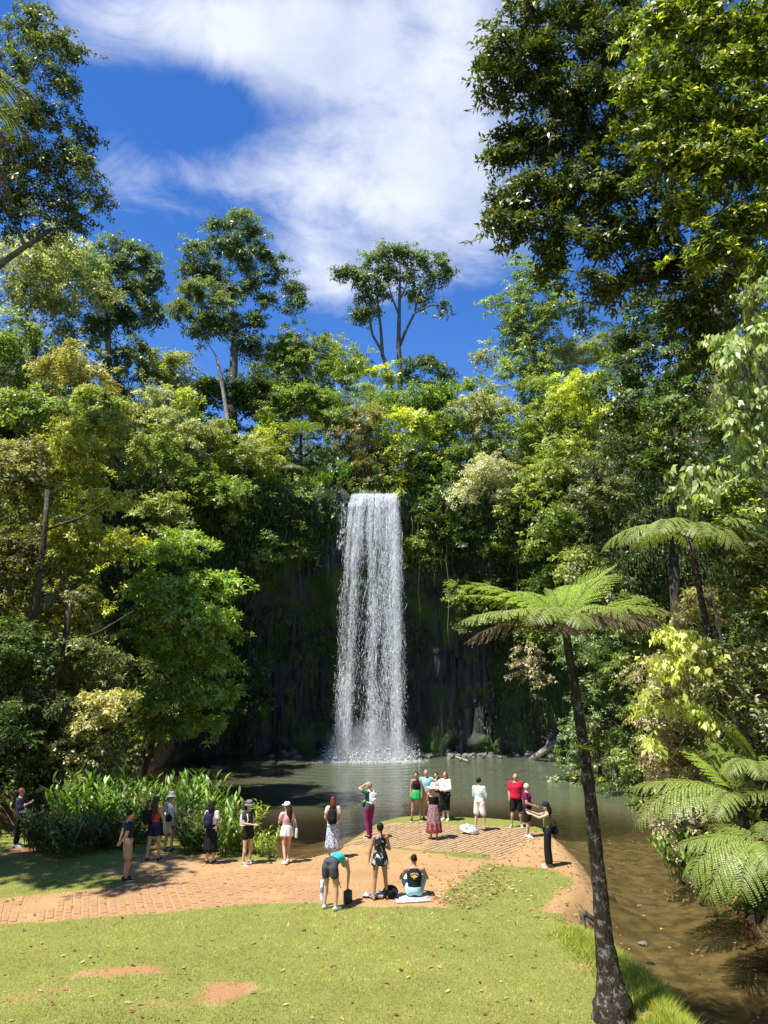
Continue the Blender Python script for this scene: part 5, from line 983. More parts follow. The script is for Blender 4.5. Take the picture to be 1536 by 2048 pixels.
def vox(mb, name, mat, parent, size, it=3):
    o_ = mb.build(name, mat, parent); r = o_.modifiers.new('join', 'REMESH'); r.mode = 'VOXEL'; r.voxel_size = size; r.use_smooth_shade = True
    s = o_.modifiers.new('soft', 'SMOOTH'); s.iterations = it; s.factor = .5; return o_
def oring(c, X, Y, n=14): return [Vector(c) + Vector(X) * math.cos(2 * math.pi * k / n) + Vector(Y) * math.sin(2 * math.pi * k / n) for k in range(n)]
def capsule(mb, p0, r0, p1, r1, n=10):
    p0, p1 = Vector(p0), Vector(p1); d = (p1 - p0).normalized()
    mb.tube([p0 - d * r0 * .95, p0 - d * r0 * .6, p0, p0 * .5 + p1 * .5, p1, p1 + d * r1 * .6, p1 + d * r1 * .95], [r0 * .25, r0 * .8, r0, (r0 + r1) / 2, r1, r1 * .8, r1 * .25], n)
V3 = Vector
def person(label, u, v, h, face, J=None, male=False, tone=0, hair=('short', 'brown'), top=None, bottom=None, shoes='white', hat=None, head_turn=0, head_tilt=0, bulk=1.0, extra=None, gaze=True, loc=None):
    """face: compass heading of the body, 0 = looking away from the camera, 90 = to the left; J overrides joints (metres for a 1.7 m body)"""
    p = put(u, v) if loc is None else loc; root = thing('person', label, 'person', tuple(p), R(face), 'visitors at the falls'); k = h / 1.70; root.scale = (k, k, k)
    j = dict(pel=(0, 0, .93), wai=(0, .01, 1.07), che=(0, .005, 1.26), nek=(0, -.01, 1.42), head=None)
    for s, q in ((1, 'R'), (-1, 'L')):
        j['hip' + q] = (s * .088, 0, .90); j['kne' + q] = (s * .092, .02, .49); j['ank' + q] = (s * .095, -.01, .075); j['sho' + q] = (s * (.172 if male else .152), -.01, 1.375); j['elb' + q] = (s * (.225 if male else .205), -.03, 1.11); j['wri' + q] = (s * (.225 if male else .205), .05, .875)
    if J: j.update(J)
    j = {a: (V3(b) if b is not None else None) for a, b in j.items()}
    if j['head'] is None: j['head'] = j['nek'] + V3((0, .03, .155))
    X = (j['hipR'] - j['hipL']).normalized(); Xs = (j['shoR'] - j['shoL']).normalized()
    spine = [j['pel'], j['wai'], j['che'], j['nek']]; wid = [(.158, .115), (.14, .10), (.168, .115), (.12, .07)] if male else [(.166, .118), (.122, .09), (.142, .108), (.10, .06)]; wid = [(a * bulk, b * bulk * (1 + (bulk - 1) * .8)) for a, b in wid]
    def torso(mb, t0, t1, inf):
        n = 9; rs = []
        for i in range(n):
            t = t0 + (t1 - t0) * i / (n - 1); a = min(int(t), 2); f = t - a
            if t < 0: a, f = 0, t
            c = spine[a].lerp(spine[a + 1], f) if t >= 0 else spine[0] + (spine[0] - spine[1]) * (-t) * .55
            T_ = (spine[min(a + 1, 3)] - spine[a]).normalized(); fs = min(max(f, 0), 1); fs = fs * fs * (3 - 2 * fs); w = [wid[a][q] * (1 - fs) + wid[min(a + 1, 3)][q] * fs for q in (0, 1)]
            if t < 0: w = [w[0] * (1 + t * .5), w[1] * (1 + t * .4)]
            xx = X.lerp(Xs, min(max(t / 3, 0), 1)).normalized(); yy = T_.cross(xx).normalized(); xx = yy.cross(T_); rs.append(oring(c, xx * (w[0] + inf), yy * (w[1] + inf)))
        mb.rings(rs)
    # ---- body, one continuous surface
    mb = MB(); torso(mb, -.7, 3.0, 0)
    capsule(mb, j['nek'] - V3((0, 0, .03)), .056, j['head'] - (j['head'] - j['nek']) * .35, .05)
    up = (j['head'] - j['nek']).normalized(); Rh = Matrix.Rotation(R(head_turn), 3, 'Z') @ Matrix.Rotation(R(head_tilt), 3, 'X')
    if abs(up.z) < .75: Rh = V3((0, 0, 1)).rotation_difference(up).to_matrix() @ Rh
    H = j['head']; hl = lambda x, y, z: H + Rh @ V3((x, y, z))
    mb.ell(H, (.077, .094, .112), Rh); mb.ell(hl(0, .022, -.055), (.052, .062, .06), Rh); mb.ell(hl(0, .098, -.018), (.012, .016, .022), Rh, 8, 6); [mb.ell(hl(s * .076, -.004, -.01), (.01, .017, .027), Rh, 8, 6) for s in (1, -1)]
    for q, s in (('R', 1), ('L', -1)):
        a, e, w = j['sho' + q], j['elb' + q], j['wri' + q]; am = (1.12 if male else 1.0) * (1 + (bulk - 1) * .5)
        capsule(mb, j['nek'].lerp(a, .4) - V3((0, 0, .03)), .052 * am, a, .05 * am); capsule(mb, a, .05 * am, e, .038 * am); capsule(mb, e, .039 * am, w, .026)
        f = (w - e).normalized(); fw = V3((0, 1, 0)); sd = f.cross(fw); sd = sd.normalized() if sd.length > .1 else V3((1, 0, 0)); fl = sd.cross(f).normalized(); pm = w + f * .045
        rot = Matrix((fl, sd, f)).transposed(); mb.ell(pm, (.042, .019, .052), rot, 10, 6)
        for i, (o_, ln) in enumerate(((-.031, .06), (-.011, .074), (.010, .078), (.031, .07))):
            b0 = w + f * .085 + fl * o_; b1 = b0 + f * ln * .55 + sd * s * -.006; capsule(mb, b0, .0098, b1, .009, 6); capsule(mb, b1, .009, b1 + f * ln * .4 + sd * s * -.02, .0078, 6)
        capsule(mb, w + f * .03 + fl * .035, .0115, w + f * .075 + fl * .068, .0095, 6)
        hp, kn, an = j['hip' + q], j['kne' + q], j['ank' + q]; lm = 1 + (bulk - 1) * .6
        capsule(mb, hp, .088 * lm, kn, .054 * lm); capsule(mb, kn, .052 * lm, an, .036); cf = kn.lerp(an, .33); mb.ell(cf + (kn - an).cross(X).normalized() * .014, (.05 * lm, .054 * lm, .11), (V3((0, 0, 1)).rotation_difference((kn - an).normalized())).to_matrix())
        ft = j.get('toe' + q) or an + V3((s * .03, .155, -.052)); j['toe' + q] = ft; capsule(mb, an - V3((0, .02, .03)), .034, ft, .026)
    body = vox(mb, 'body', skin(tone), root, .0185, 2)
    if gaze:
        for s in (1, -1): e_ = MB(); e_.ell(hl(s * .029, .082, .006), (.013, .008, .007), Rh, 8, 6); e_.build('eye', cloth('eye', (.02, .015, .012)), body)
        e_ = MB(); e_.ell(hl(0, .083, -.064), (.022, .008, .006), Rh, 8, 6); e_.build('mouth', cloth('lip', (.32, .11, .09)), body)
    # ---- clothes
    def legs(mb, t, inf, flare=0):
        torso(mb, -.75, .85, inf + .004)
        for q in 'RL':
            hp, kn, an = j['hip' + q], j['kne' + q], j['ank' + q]; lm = 1 + (bulk - 1) * .6
            if t <= 1: e = hp.lerp(kn, t); capsule(mb, hp, .09 * lm + inf, e, (.09 * (1 - t) + .058 * t) * lm + inf + flare); mb.tube([hp, e + (kn - hp).normalized() * .02], (.09 * lm + inf, (.09 * (1 - t) + .058 * t) * lm + inf + flare), 12)
            else: capsule(mb, hp, .09 * lm + inf, kn, .06 * lm + inf + flare * .5); mb.tube([kn, kn.lerp(an, t - 1)], (.06 * lm + inf + flare * .5, .042 + inf + flare), 12)
    def shirt(t0, sleeve, inf, neck=2.86):
        mb = MB(); torso(mb, t0, neck, inf)
        for q in 'RL':
            a, e, w = j['sho' + q], j['elb' + q], j['wri' + q]
            if sleeve > 0:
                capsule(mb, j['nek'].lerp(a, .45) - V3((0, 0, .04)), .055 + inf, a, .055 + inf)
                if sleeve <= 1: mb.tube([a, a.lerp(e, sleeve)], (.056 + inf, .05 + inf), 12)
                else: mb.tube([a, e], (.056 + inf, .045 + inf), 12); capsule(mb, e, .044 + inf, e.lerp(w, sleeve - 1), .032 + inf)
            else: capsule(mb, j['nek'].lerp(a, .35) - V3((0, 0, .05)), .04 + inf, j['nek'].lerp(a, .62) - V3((0, 0, .05)), .04 + inf)
        return mb
    if top:
        kind, mat = top[0], top[1]
        a_ = {'tee': (.0, .62, .014), 'long': (-.1, 1.92, .014), 'tank': (.1, 0, .010), 'crop': (1.0, 0, .010), 'tube': (1.0, -1, .010), 'loose': (-.35, .75, .026), 'mid': (-.2, 1.3, .018)}[kind]
        if kind == 'tube': mb = MB(); torso(mb, .75, 2.35, .012)
        else: mb = shirt(*a_)
        vox(mb, {'tee': 't_shirt', 'tank': 'tank_top', 'crop': 'crop_top', 'tube': 'strapless_top'}.get(kind, 'shirt'), mat, root, .021)
    if bottom:
        kind, mat = bottom[0], bottom[1]
        if kind in ('shorts', 'short', 'pants', 'wide', 'capri', 'leggings'):
            mb = MB(); legs(mb, {'shorts': .82, 'short': .42, 'pants': 1.93, 'wide': 1.95, 'capri': 1.35, 'leggings': 1.9}[kind], {'leggings': .006, 'wide': .02}.get(kind, .013), {'shorts': .022, 'short': .012, 'wide': .05, 'capri': .02}.get(kind, .006))
            vox(mb, {'short': 'shorts', 'wide': 'trousers', 'pants': 'trousers', 'capri': 'trousers'}.get(kind, kind), mat, root, .021)
        else:
            ln, fl = {'mini': (.30, 1.28), 'skirt': (.46, 1.45), 'maxi': (.84, 1.45), 'midi': (.74, 1.35)}[kind]; z0 = j['pel'].z + .13; mb = MB(); w0 = wid[0][0] * .92; mb.lathe([(w0 * (.88 + .14 * min(1, f * 5)) * (1 + (fl - 1) * f), z0 - ln * f) for f in (0, .06, .15, .3, .5, .7, .85, 1)], 54, (j['pel'].x, j['pel'].y, 0), .09, 9, 1, .82); mb.build('skirt', mat, root)
            if len(bottom) > 2: m2_ = MB(); m2_.lathe([(w0 * 1.03 * (1 + (fl - 1) * f) * 1.012, z0 - ln * f) for f in (.66, .8, 1.004)], 54, (j['pel'].x, j['pel'].y, 0), .0, 9, 1, .82, False); m2_.build('skirt_border', bottom[2], root)
    if shoes:
        for q, s in (('R', 1), ('L', -1)):
            an, ft = j['ank' + q], j['toe' + q]; mb = MB(); d = (ft - an); d.z = 0; d = d.normalized(); c0 = an - d * .045; low = min(an.z, ft.z + .05) - .045
            capsule(mb, (c0.x, c0.y, an.z - .025), .043, an + (ft - an) * .5 + V3((0, 0, .0)), .046); capsule(mb, an + (ft - an) * .4 - V3((0, 0, .008)), .045, ft, .037); sh = vox(mb, 'shoe', cloth('shoe_' + shoes, {'white': (.75, .75, .74), 'black': (.03, .03, .032), 'grey': (.3, .3, .31), 'tan': (.4, .28, .18)}[shoes]), root, .02)
            mb = MB(); mb.ell(an * .35 + ft * .65 - V3((0, 0, .03)) + V3((0, 0, .0)), (.047, .125, .016), Matrix.Rotation(math.atan2(-d.x, d.y), 3, 'Z') @ Matrix.Rotation(0 if an.z < .12 else -math.atan2(an.z - .075, .16), 3, 'X')); mb.build('sole', cloth('sole', (.8, .8, .78)), sh)
    # ---- hair and hats
    kind, hc = hair; hm = cloth('hair_' + hc, HAIR[hc], None, 14, .45); mb = MB()
    mb.ell(hl(0, -.016, .022), (.087, .098, .105), Rh); 
    if kind == 'bald': mb = MB(); mb.ell(hl(0, -.02, .02), (.077, .088, .096), Rh)
    if kind in ('long', 'pony', 'mid'):
        n_ = {'long': .40, 'pony': .33, 'mid': .16}[kind]; w_ = {'long': .078, 'pony': .034, 'mid': .086}[kind]; back = hl(0, -.085, .01); pts = [back, back + V3((0, -.03, -.10)), back + V3((.005, -.02, -.10 - n_ * .5)), back + V3((0, -.015, -.10 - n_))]
        if Rh @ V3((0, 0, 1)) and abs((Rh @ V3((0, 0, 1))).z) < .7: pts = [back, back + V3((0, -.02, -.06)), back + V3((0, 0, -.14)), back + V3((0, .02, -.2))]
        for sx in ((-1, 0, 1) if kind != 'pony' else (0,)): mb.tube([q + V3((sx * w_ * .6, .02 * abs(sx), 0)) for q in pts], [w_ * .5, w_ * .62, w_ * .6, w_ * .25], 10)
    if kind == 'bun': mb.ell(hl(0, -.10, .06), (.045, .045, .045), Rh)
    vox(mb, 'hair', hm, root, .018, 4)
    if hat:
        kind, mat = hat[0], hat[1]; mb = MB(); t4 = Matrix.Translation(H) @ Rh.to_4x4()
        if kind == 'bucket': pr = [(.155, .0), (.15, .012), (.10, .045), (.096, .06), (.09, .115), (.07, .135), (.02, .14)]
        elif kind == 'sun': pr = [(.235, .0), (.23, .012), (.15, .03), (.10, .05), (.097, .07), (.09, .12), (.07, .14), (.02, .147)]
        else: pr = [(.094, .03), (.095, .05), (.093, .08), (.08, .115), (.05, .135), (.015, .142)]
        mb.lathe(pr, 24, sx=.95, sy=1.08); mb.v = [tuple(t4 @ V3(p_)) for p_ in mb.v]; ho = mb.build('hat', mat, root)
        if kind == 'cap': mb = MB(); mb.ell((0, .12, .04), (.075, .085, .01), None, 14, 6); mb.v = [tuple(t4 @ V3(p_)) for p_ in mb.v]; mb.build('visor', mat, ho)
        elif len(hat) > 2: mb = MB(); mb.lathe([(.1, .05), (.099, .075)], 24, sx=.97, sy=1.1, caps=False); mb.v = [tuple(t4 @ V3(p_)) for p_ in mb.v]; mb.build('hat_band', hat[2], ho)
    if extra: extra(root, j)
    return root
def backpack(mat, label, strap=None, sz=(.14, .075, .2), off=(0, 0, 0), pocket=True):
    def f(root, j):
        c = j['che'] + V3((0, -.20, -.03)) + V3(off); t = thing('backpack', label, 'backpack', tuple(root.matrix_basis @ c), root.rotation_euler.z); t.scale = root.scale; mb = MB()
        mb.ell((0, 0, 0), sz); mb.box((0, .01, -.02), (sz[0] * .82, sz[1] * .7, sz[2] * .82)); b = vox(mb, 'bag_body', mat, t, .022, 6)
        if pocket: mb = MB(); mb.ell((0, -sz[1] * .8, -sz[2] * .35), (sz[0] * .7, .035, sz[2] * .42)); mb.build('pocket', mat, t)
        for s in (1, -1): mb = MB(); mb.tube([(s * .08, .03, .15), (s * .095, .12, .22), (s * .10, .24, .17), (s * .11, .31, .02), (s * .12, .2, -.13), (s * .1, .03, -.15)], .017, 6); mb.build('strap', strap or mat, t)
        mb = MB(); mb.tube([(-.03, -.01, sz[2] * .95), (-.02, -.02, sz[2] * 1.15), (.02, -.02, sz[2] * 1.15), (.03, -.01, sz[2] * .95)], .008, 5); mb.build('handle', strap or mat, t)
    return f
def hipbag(mat, label, at_, sz=(.05, .1, .09), frm=None, name='handbag', smat=None):
    def f(root, j):
        c = V3(at_); t = thing(name, label, 'bag', tuple(root.matrix_basis @ c), root.rotation_euler.z); t.scale = root.scale; mb = MB(); mb.ell((0, 0, -.02), sz); mb.box((0, 0, -.03), (sz[0] * .8, sz[1] * .85, sz[2] * .75)); vox(mb, 'bag_body', mat, t, .014, 5)
        fr = V3(frm) - c if frm else j['shoR'] + V3((0, 0, .05)) - c; mb = MB(); mb.tube([(0, .05, sz[2] * .7), fr * .5 + V3((.03 if at_[0] > 0 else -.03, .10, 0)), fr, fr * .5 + V3((.03 if at_[0] > 0 else -.03, -.10, 0)), (0, -.05, sz[2] * .7)], .009, 6); mb.build('strap', smat or mat, t)
    return f
def phone(label, wr, d=(0, .1, .03)):
    def f(root, j):
        c = V3(wr) + V3(d); t = thing('phone', label, 'phone', tuple(root.matrix_basis @ c), root.rotation_euler.z); mb = MB(); mb.box((0, 0, 0), (.036, .004, .075)); mb.build('case', cloth('phone', (.02, .02, .022), None, 14, .3), t, False); mb = MB(); mb.box((0, -.0055, 0), (.033, .001, .07)); mb.build('screen', cloth('screen', (.03, .035, .045), None, 14, .1), t, False)
    return f
def both(*fs):
    def f(root, j):
        for q in fs: q(root, j)
    return f
BLACK, NAVY, WHITE = cloth('black', (.014, .014, .016)), cloth('navy', (.016, .02, .05)), cloth('white', (.8, .79, .77))
fold = dict(elbR=(.22, .03, 1.10), wriR=(.07, .22, 1.08), elbL=(-.22, .03, 1.10), wriL=(-.07, .24, 1.06))
walk = dict(kneR=(.09, .10, .50), ankR=(.09, .10, .08), kneL=(-.09, -.04, .50), ankL=(-.09, -.22, .10))
def stand(a=.05): return dict(kneR=(.13, .03, .49), ankR=(.17, .02, .075), kneL=(-.12, .0, .49), ankL=(-.15, -.05, .075))

person('person in dark floral shirt and white shoes filming at the left edge', 32, 1694, 1.72, -80, dict(elbR=(.2, .08, 1.14), wriR=(.1, .28, 1.26), elbL=(-.2, .1, 1.12), wriL=(-.06, .28, 1.24)), True, 0, ('short', 'red'), ('mid', cloth('floral', (.012, .014, .04), (.12, .09, .16), 30)), ('pants', BLACK), 'white', extra=both(phone('phone held up by the person at the left edge', (.02, .32, 1.30)), hipbag(cloth('white', (.8, .79, .77)), 'white pouch at the waist of the person at the left edge', (.16, .14, 1.05), (.03, .10, .04), (-.1, .0, 1.38))))
person('man in navy polo and khaki shorts with hands behind his back', 251, 1761, 1.72, -62, dict(elbR=(.26, -.10, 1.12), wriR=(.10, -.20, .93), elbL=(-.26, -.10, 1.12), wriL=(-.06, -.2, .93)), True, 1, ('short', 'black'), ('tee', NAVY), ('shorts', cloth('khaki', (.36, .27, .16))), 'black', head_turn=-14)
person('woman in red tank top and navy shorts with dark hat', 305, 1722, 1.72, -8, stand() | dict(elbR=(.24, .02, 1.12), wriR=(.14, .2, 1.02)), False, 1, ('long', 'brown'), ('tank', cloth('red', (.36, .06, .05))), ('short', NAVY), 'black', ('bucket', cloth('darkhat', (.06, .055, .04))), head_tilt=-8, extra=backpack(BLACK, 'black backpack slung on the left shoulder of the woman in red', off=(-.18, .06, -.05)))
person('woman in white bucket hat and patterned white top', 336, 1703, 1.68, -4, None, False, 1, ('short', 'brown'), ('tank', cloth('lace', (.75, .75, .76), (.35, .37, .42), 40)), ('shorts', cloth('beige', (.45, .39, .3))), 'black', ('bucket', cloth('cream', (.8, .76, .66))), extra=hipbag(BLACK, 'black pouch at the back of the woman in the white hat', (.03, -.19, 1.0), (.11, .05, .11), (-.12, -.02, 1.4)))
person('woman in long black skirt with navy backpack and black hair', 420, 1727, 1.66, -12, dict(elbR=(.22, .0, 1.1), wriR=(.2, .12, .95)), False, 0, ('long', 'black'), ('tee', WHITE), ('midi', BLACK), 'black', extra=backpack(NAVY, 'navy backpack on the woman in the black skirt', sz=(.15, .08, .22), off=(-.03, 0, -.05)))
person('woman in grey bucket hat, black shorts, hands clasped', 494, 1728, 1.68, -128, stand() | dict(fold), False, 0, ('mid', 'black'), ('tee', cloth('charcoal', (.05, .052, .055))), ('short', BLACK), 'grey', ('bucket', cloth('greyhat', (.16, .17, .16)), BLACK), head_turn=-10, extra=backpack(cloth('pinkgrey', (.55, .5, .5), (.7, .68, .68), 12), 'pale backpack on the woman in the grey hat', off=(.02, .02, -.06)))
person('girl in pink shirt, white cap and white skirt', 572, 1727, 1.62, 22, walk | dict(elbL=(-.22, .08, 1.12), wriL=(-.12, .25, 1.2)), False, 0, ('long', 'brown'), ('tee', cloth('pink', (.72, .42, .44))), ('mini', cloth('offwhite', (.74, .7, .64))), 'white', ('cap', WHITE), head_turn=30, extra=hipbag(cloth('tote', (.5, .55, .55), (.68, .68, .66), 10), 'pale tote bag hanging from the shoulder of the girl in pink', (.27, -.02, .86), (.04, .13, .17), (.15, -.01, 1.42), 'tote_bag'))
person('woman with long auburn hair in a pale patterned skirt', 665, 1716, 1.68, -4, dict(elbR=(.23, 0, 1.1), wriR=(.19, .16, 1.0), elbL=(-.23, 0, 1.1), wriL=(-.19, .16, 1.0)), False, 0, ('long', 'auburn'), ('tee', cloth('creamtop', (.7, .6, .5))), ('maxi', cloth('pattern', (.6, .62, .68), (.16, .2, .3), 22, th=(.42, .6))), 'white', extra=backpack(BLACK, 'black backpack on the woman with auburn hair', sz=(.15, .09, .23), off=(0, .01, -.06)))
bent = dict(pel=(0, -.05, .93), wai=(0, .1, 1.0), che=(0, .27, 1.0), nek=(0, .43, .94), head=(0, .56, .83), shoR=(.14, .40, .95), shoL=(-.14, .40, .95), elbR=(.17, .47, .68), wriR=(.14, .48, .42), elbL=(-.17, .45, .68), wriL=(-.12, .5, .44), hipR=(.09, -.07, .88), hipL=(-.09, -.07, .88), kneR=(.14, -.02, .48), kneL=(-.13, .0, .48), ankR=(.16, -.06, .075), ankL=(-.14, -.05, .075))
def held(root, j):
    for nm, lb, c, sz, mt, ct in (('towel', 'white and blue towel hanging from the hand of the bending woman', (-.30, .12, .33), (.05, .07, .26), cloth('towel', (.75, .75, .78), (.2, .22, .4), 8), 'towel'), ('shoe_bag', 'dark bag on the ground in front of the bending woman', (.10, .55, .15), (.09, .12, .16), cloth('darkgreen', (.05, .065, .06)), 'bag')):
        t = thing(nm, lb, ct, tuple(root.matrix_basis @ V3(c)), root.rotation_euler.z); mb = MB(); mb.ell((0, 0, 0), sz); mb.box((0, 0, -.02), (sz[0] * .8, sz[1] * .8, sz[2] * .85)); vox(mb, 'cloth', mt, t, .016, 4); mb = MB(); mb.tube([(0, -.03, sz[2] * .8), (0, 0, sz[2] * 1.3), (0, .03, sz[2] * .8)], .01, 5); mb.build('loop', mt, t)
person('woman in teal top and grey shorts bending down', 662, 1818, 1.74, -28, bent, False, 0, ('pony', 'brown'), ('tank', cloth('teal', (.03, .46, .43))), ('short', cloth('greyshort', (.07, .07, .08))), 'white', bulk=1.06, extra=held, gaze=False)
def dress(root, j): pass
person('barefoot woman in black and white wrap dress with ponytail', 760, 1799, 1.70, 8, stand() | dict(elbL=(-.23, -.02, 1.1), wriL=(-.25, .04, .88), elbR=(.23, .02, 1.1), wriR=(.14, .2, 1.12)), False, 2, ('pony', 'black'), ('tank', cloth('bwdress', (.02, .02, .022), (.35, .34, .34), 11, th=(.55, .62))), ('mini', cloth('bwskirt', (.02, .02, .022), (.5, .5, .5), 7, th=(.55, .6))), None, head_turn=18)
sit = dict(pel=(0, 0, .11), wai=(0, .0, .25), che=(0, .04, .45), nek=(0, .07, .62), head=(0, .1, .78), hipR=(.1, .02, .09), hipL=(-.1, .02, .09), kneR=(.24, .40, .38), kneL=(-.24, .40, .38), ankR=(.16, .62, .07), ankL=(-.16, .62, .07), shoR=(.19, .05, .57), shoL=(-.19, .05, .57), elbR=(.30, .14, .36), wriR=(.27, .34, .44), elbL=(-.30, .14, .36), wriL=(-.27, .34, .44))
def emblem(root, j):       # arched letters and mark on the back of the vest
    pr = cloth('print', (.66, .55, .22)); mb = MB()
    for i in range(5):
        a = (i - 2) * .42; mb.box((math.sin(a) * .10, -.100 + .010 * abs(i - 2), .452 + .058 * math.cos(a)), (.013, .004, .017), Matrix.Rotation(a, 3, 'Y'))
    mb.build('print_marks', pr, root, False); mb = MB(); mb.tube([(math.sin(a) * .085, -.108 + .01 * abs(a), .475 - .045 * math.cos(a)) for a in np.linspace(-1.35, 1.35, 9)], [.003, .007, .010, .012, .013, .012, .010, .007, .003], 6); mb.ell((0, -.104, .46), (.045, .004, .02), None, 12, 6); mb.box((0, -.108, .40), (.028, .004, .006)); mb.build('emblem', cloth('emblem', (.62, .5, .13)), root)
sp_ = put(829, 1797)
mat_ = thing('mat', 'pale grey mat under the seated man', 'mat', (sp_[0] - .06, sp_[1], sp_[2] + .02), .15); mb = MB(); gx_ = [MB().v]; mb.box((0, 0, 0), (.42, .36, .012)); mb.build('cloth', cloth('mat', (.36, .37, .38), (.55, .56, .57), 5), mat_); mb = MB(); mb.box((-.30, -.02, .0145), (.02, .33, .002)); mb.box((.02, -.31, .0145), (.38, .02, .002)); mb.build('stripe', WHITE, mat_)
person('man in black vest sitting on a mat with his back turned', 829, 1797, 1.76, 0, sit, True, 2, ('bald', 'black'), ('tank', BLACK), ('shorts', cloth('aquashort', (.35, .55, .58))), None, extra=emblem, gaze=False, loc=sp_ + np.array((0, .05, .03)))
person('person in green shirt and purple leggings shading the eyes', 739, 1676, 1.72, 38, dict(kneR=(.07, .05, .49), ankR=(.07, .02, .075), kneL=(-.07, .02, .49), ankL=(-.07, -.05, .075), elbL=(-.30, .16, 1.50), wriL=(-.07, .13, 1.62), elbR=(.19, .12, 1.12), wriR=(.05, .28, 1.08)), False, 0, ('short', 'blond'), ('tee', cloth('green', (.03, .10, .06))), ('leggings', cloth('purple', (.20, .02, .10))), 'black', extra=both(backpack(cloth('whitepack', (.72, .74, .8), (.5, .53, .65), 16), 'white backpack on the person in purple leggings', sz=(.14, .08, .2)), hipbag(cloth('greenbag', (.03, .1, .06)), 'green pouch in front of the person in purple leggings', (-.12, .17, 1.02), (.08, .05, .08), (.05, .05, 1.4))))
person('woman in black top and bright green skirt in the group', 833, 1642, 1.70, 176, stand(), False, 2, ('bun', 'brown'), ('crop', BLACK), ('mini', cloth('brightgreen', (.02, .42, .10))), 'black', head_turn=-8)
person('man in aqua shirt and khaki shorts in the group', 853, 1640, 1.76, 172, dict(elbR=(.25, .05, 1.1), wriR=(.2, .16, .95), elbL=(-.3, -.02, 1.28), wriL=(-.36, -.05, 1.38)), True, 1, ('bald', 'brown'), ('tee', cloth('aqua', (.25, .55, .56))), ('shorts', cloth('khaki2', (.42, .3, .17))), 'black')
person('woman in wide white hat and red patterned long skirt', 868, 1679, 1.70, -6, dict(elbR=(.2, .12, 1.16), wriR=(.08, .26, 1.3), elbL=(-.2, .12, 1.16), wriL=(-.06, .26, 1.3)), False, 0, ('short', 'brown'), ('tube', BLACK), ('maxi', cloth('printskirt', (.12, .05, .06), (.4, .26, .27), 40, th=(.42, .58)), cloth('redborder', (.36, .03, .04), (.12, .02, .03), 30)), 'tan', ('sun', WHITE), bulk=1.12, extra=hipbag(BLACK, 'black handbag on the woman in the red skirt', (.24, -.08, 1.02), (.08, .11, .16), (.16, -.02, 1.4)))
person('dark-haired woman in sunglasses half hidden by the white hat', 873, 1638, 1.64, 165, dict(elbL=(-.2, .1, 1.12), wriL=(-.08, .24, 1.1)), False, 1, ('mid', 'black'), ('tee', cloth('blush', (.62, .42, .40))), ('shorts', BLACK), 'white')
person('red-haired woman in white blouse and black trousers in the group', 892, 1641, 1.70, 145, dict(fold), False, 0, ('mid', 'red'), ('long', WHITE), ('capri', BLACK), 'white', bulk=1.06, head_turn=15, extra=hipbag(BLACK, 'small black bag on the hip of the woman in white', (-.2, .1, .92), (.05, .09, .075), (.14, 0, 1.42)))
person('person in pale aqua shirt and white shorts standing alone', 960, 1662, 1.72, -32, stand() | dict(elbR=(.24, .05, 1.1), wriR=(.15, .27, 1.06), elbL=(-.22, .05, 1.1), wriL=(-.06, .27, 1.04)), True, 0, ('short', 'black'), ('long', cloth('aquapat', (.48, .68, .66), (.66, .78, .76), 16)), ('shorts', cloth('whiteshort', (.78, .72, .66))), 'black', head_turn=-20)
person('man in bright red t-shirt and black shorts', 1034, 1654, 1.78, 168, stand(), True, 1, ('bald', 'brown'), ('loose', cloth('brightred', (.55, .015, .05))), ('shorts', BLACK), 'grey', bulk=1.14)
person('woman with white hair in plum top and black shorts', 1056, 1674, 1.66, -110, dict(fold) | dict(wriR=(.05, .26, 1.0), wriL=(-.05, .26, .98)), False, 0, ('short', 'white'), ('tee', cloth('plum', (.16, .015, .07))), ('shorts', BLACK), 'white', bulk=1.15, head_turn=10)
person('woman in cap, olive top and black trousers holding out a phone', 1098, 1733, 1.68, 78, dict(elbR=(.2, .22, 1.32), wriR=(.14, .45, 1.40), elbL=(-.2, .2, 1.3), wriL=(-.1, .44, 1.38)), False, 0, ('mid', 'black'), ('tank', cloth('olivetop', (.20, .24, .10))), ('wide', BLACK), 'tan', ('cap', NAVY), extra=both(phone('phone held out by the woman in the navy cap', (.02, .50, 1.42)), hipbag(BLACK, 'black shoulder bag of the woman in the navy cap', (.10, -.20, .95), (.05, .10, .12), (-.12, -.02, 1.42))))

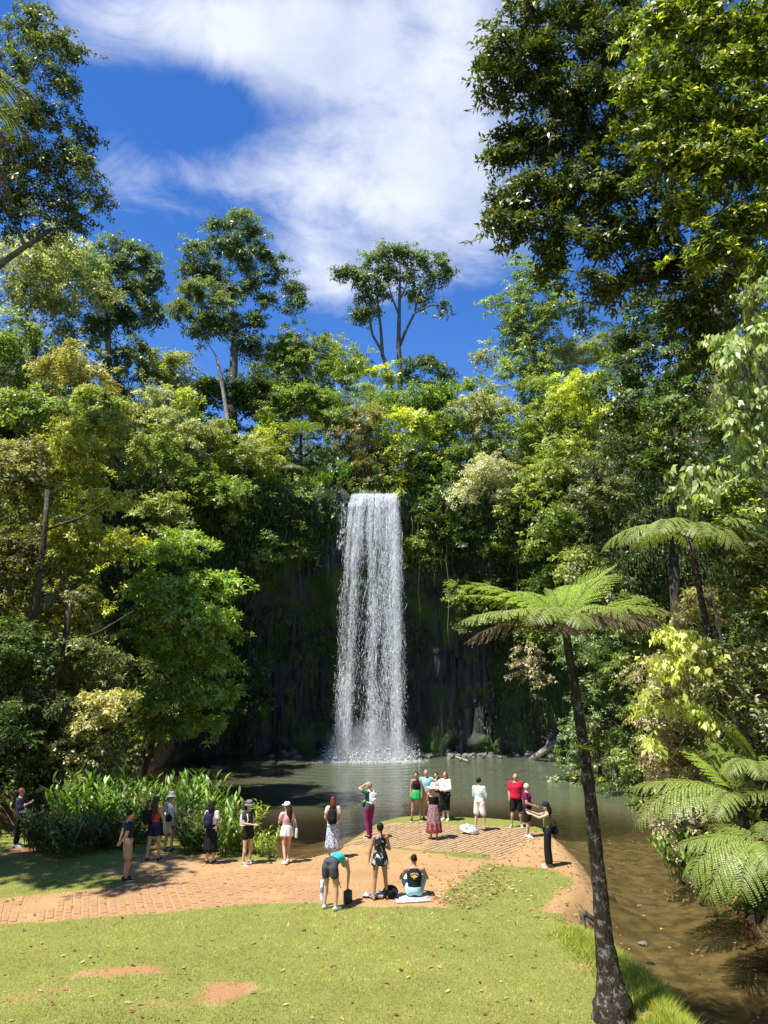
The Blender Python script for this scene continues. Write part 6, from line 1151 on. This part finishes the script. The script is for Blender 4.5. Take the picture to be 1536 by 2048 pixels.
# ------------------------------------------------------------------ things left on the ground
p = put(934, 1668); t = thing('sun_hat', 'cream straw hat with dark band lying on the platform', 'hat', (p[0], p[1], p[2] + .16)); mb = MB(); mb.lathe([(.24, .0), (.23, .014), (.12, .03), (.1, .05), (.09, .12), (.06, .15), (.02, .155)], 24, fold=.02); mb.build('straw', cloth('straw', (.74, .66, .48)), t); mb = MB(); mb.lathe([(.108, .05), (.103, .085)], 24, caps=False); mb.build('band', cloth('bandgrey', (.2, .2, .22)), t); t.rotation_euler = (.35, .2, 0)
t = thing('beach_bag', 'pale blue and white bag lying beside the straw hat', 'bag', (p[0] + .18, p[1] - .08, p[2] + .11)); mb = MB(); mb.ell((0, 0, 0), (.2, .15, .12)); mb.box((-.1, .08, .02), (.1, .06, .1), Matrix.Rotation(.5, 3, 'Z')); vox(mb, 'bag_body', cloth('paleblue', (.72, .76, .8), (.35, .42, .62), 7), t, .02, 6); mb = MB(); mb.tube([(-.1, -.05, .1), (-.03, -.1, .19), (.07, -.1, .17), (.12, -.05, .08)], .012, 6); mb.build('handle', WHITE, t)
p = put(781, 1796); t = thing('black_backpack', 'black backpack lying on the sand beside the barefoot woman', 'backpack', (p[0], p[1], p[2] + .14)); mb = MB(); mb.ell((0, 0, 0), (.19, .17, .15)); mb.ell((.05, -.08, .03), (.1, .1, .1)); vox(mb, 'bag_body', BLACK, t, .02, 5); mb = MB(); mb.tube([(-.1, -.1, .06), (-.16, -.17, 0), (-.1, -.2, -.1)], .02, 6); mb.tube([(.1, -.12, .08), (.16, -.18, 0), (.1, -.2, -.1)], .02, 6); mb.build('strap', BLACK, t)
p = put(752, 1797); t = thing('folded_clothes', 'heap of grey patterned clothes on the sand behind the barefoot woman', 'clothes', (p[0] - .03, p[1] + .05, p[2] + .05)); mb = MB(); rr_ = random.Random(3); [mb.ell((rr_.uniform(-.22, .22), rr_.uniform(-.08, .08), rr_.uniform(-.02, .05)), (rr_.uniform(.06, .13), rr_.uniform(.05, .1), rr_.uniform(.03, .06)), Matrix.Rotation(rr_.uniform(0, 3), 3, 'Z')) for _ in range(12)]; vox(mb, 'cloth', cloth('greyheap', (.1, .1, .11), (.42, .42, .42), 12), t, .018, 4)
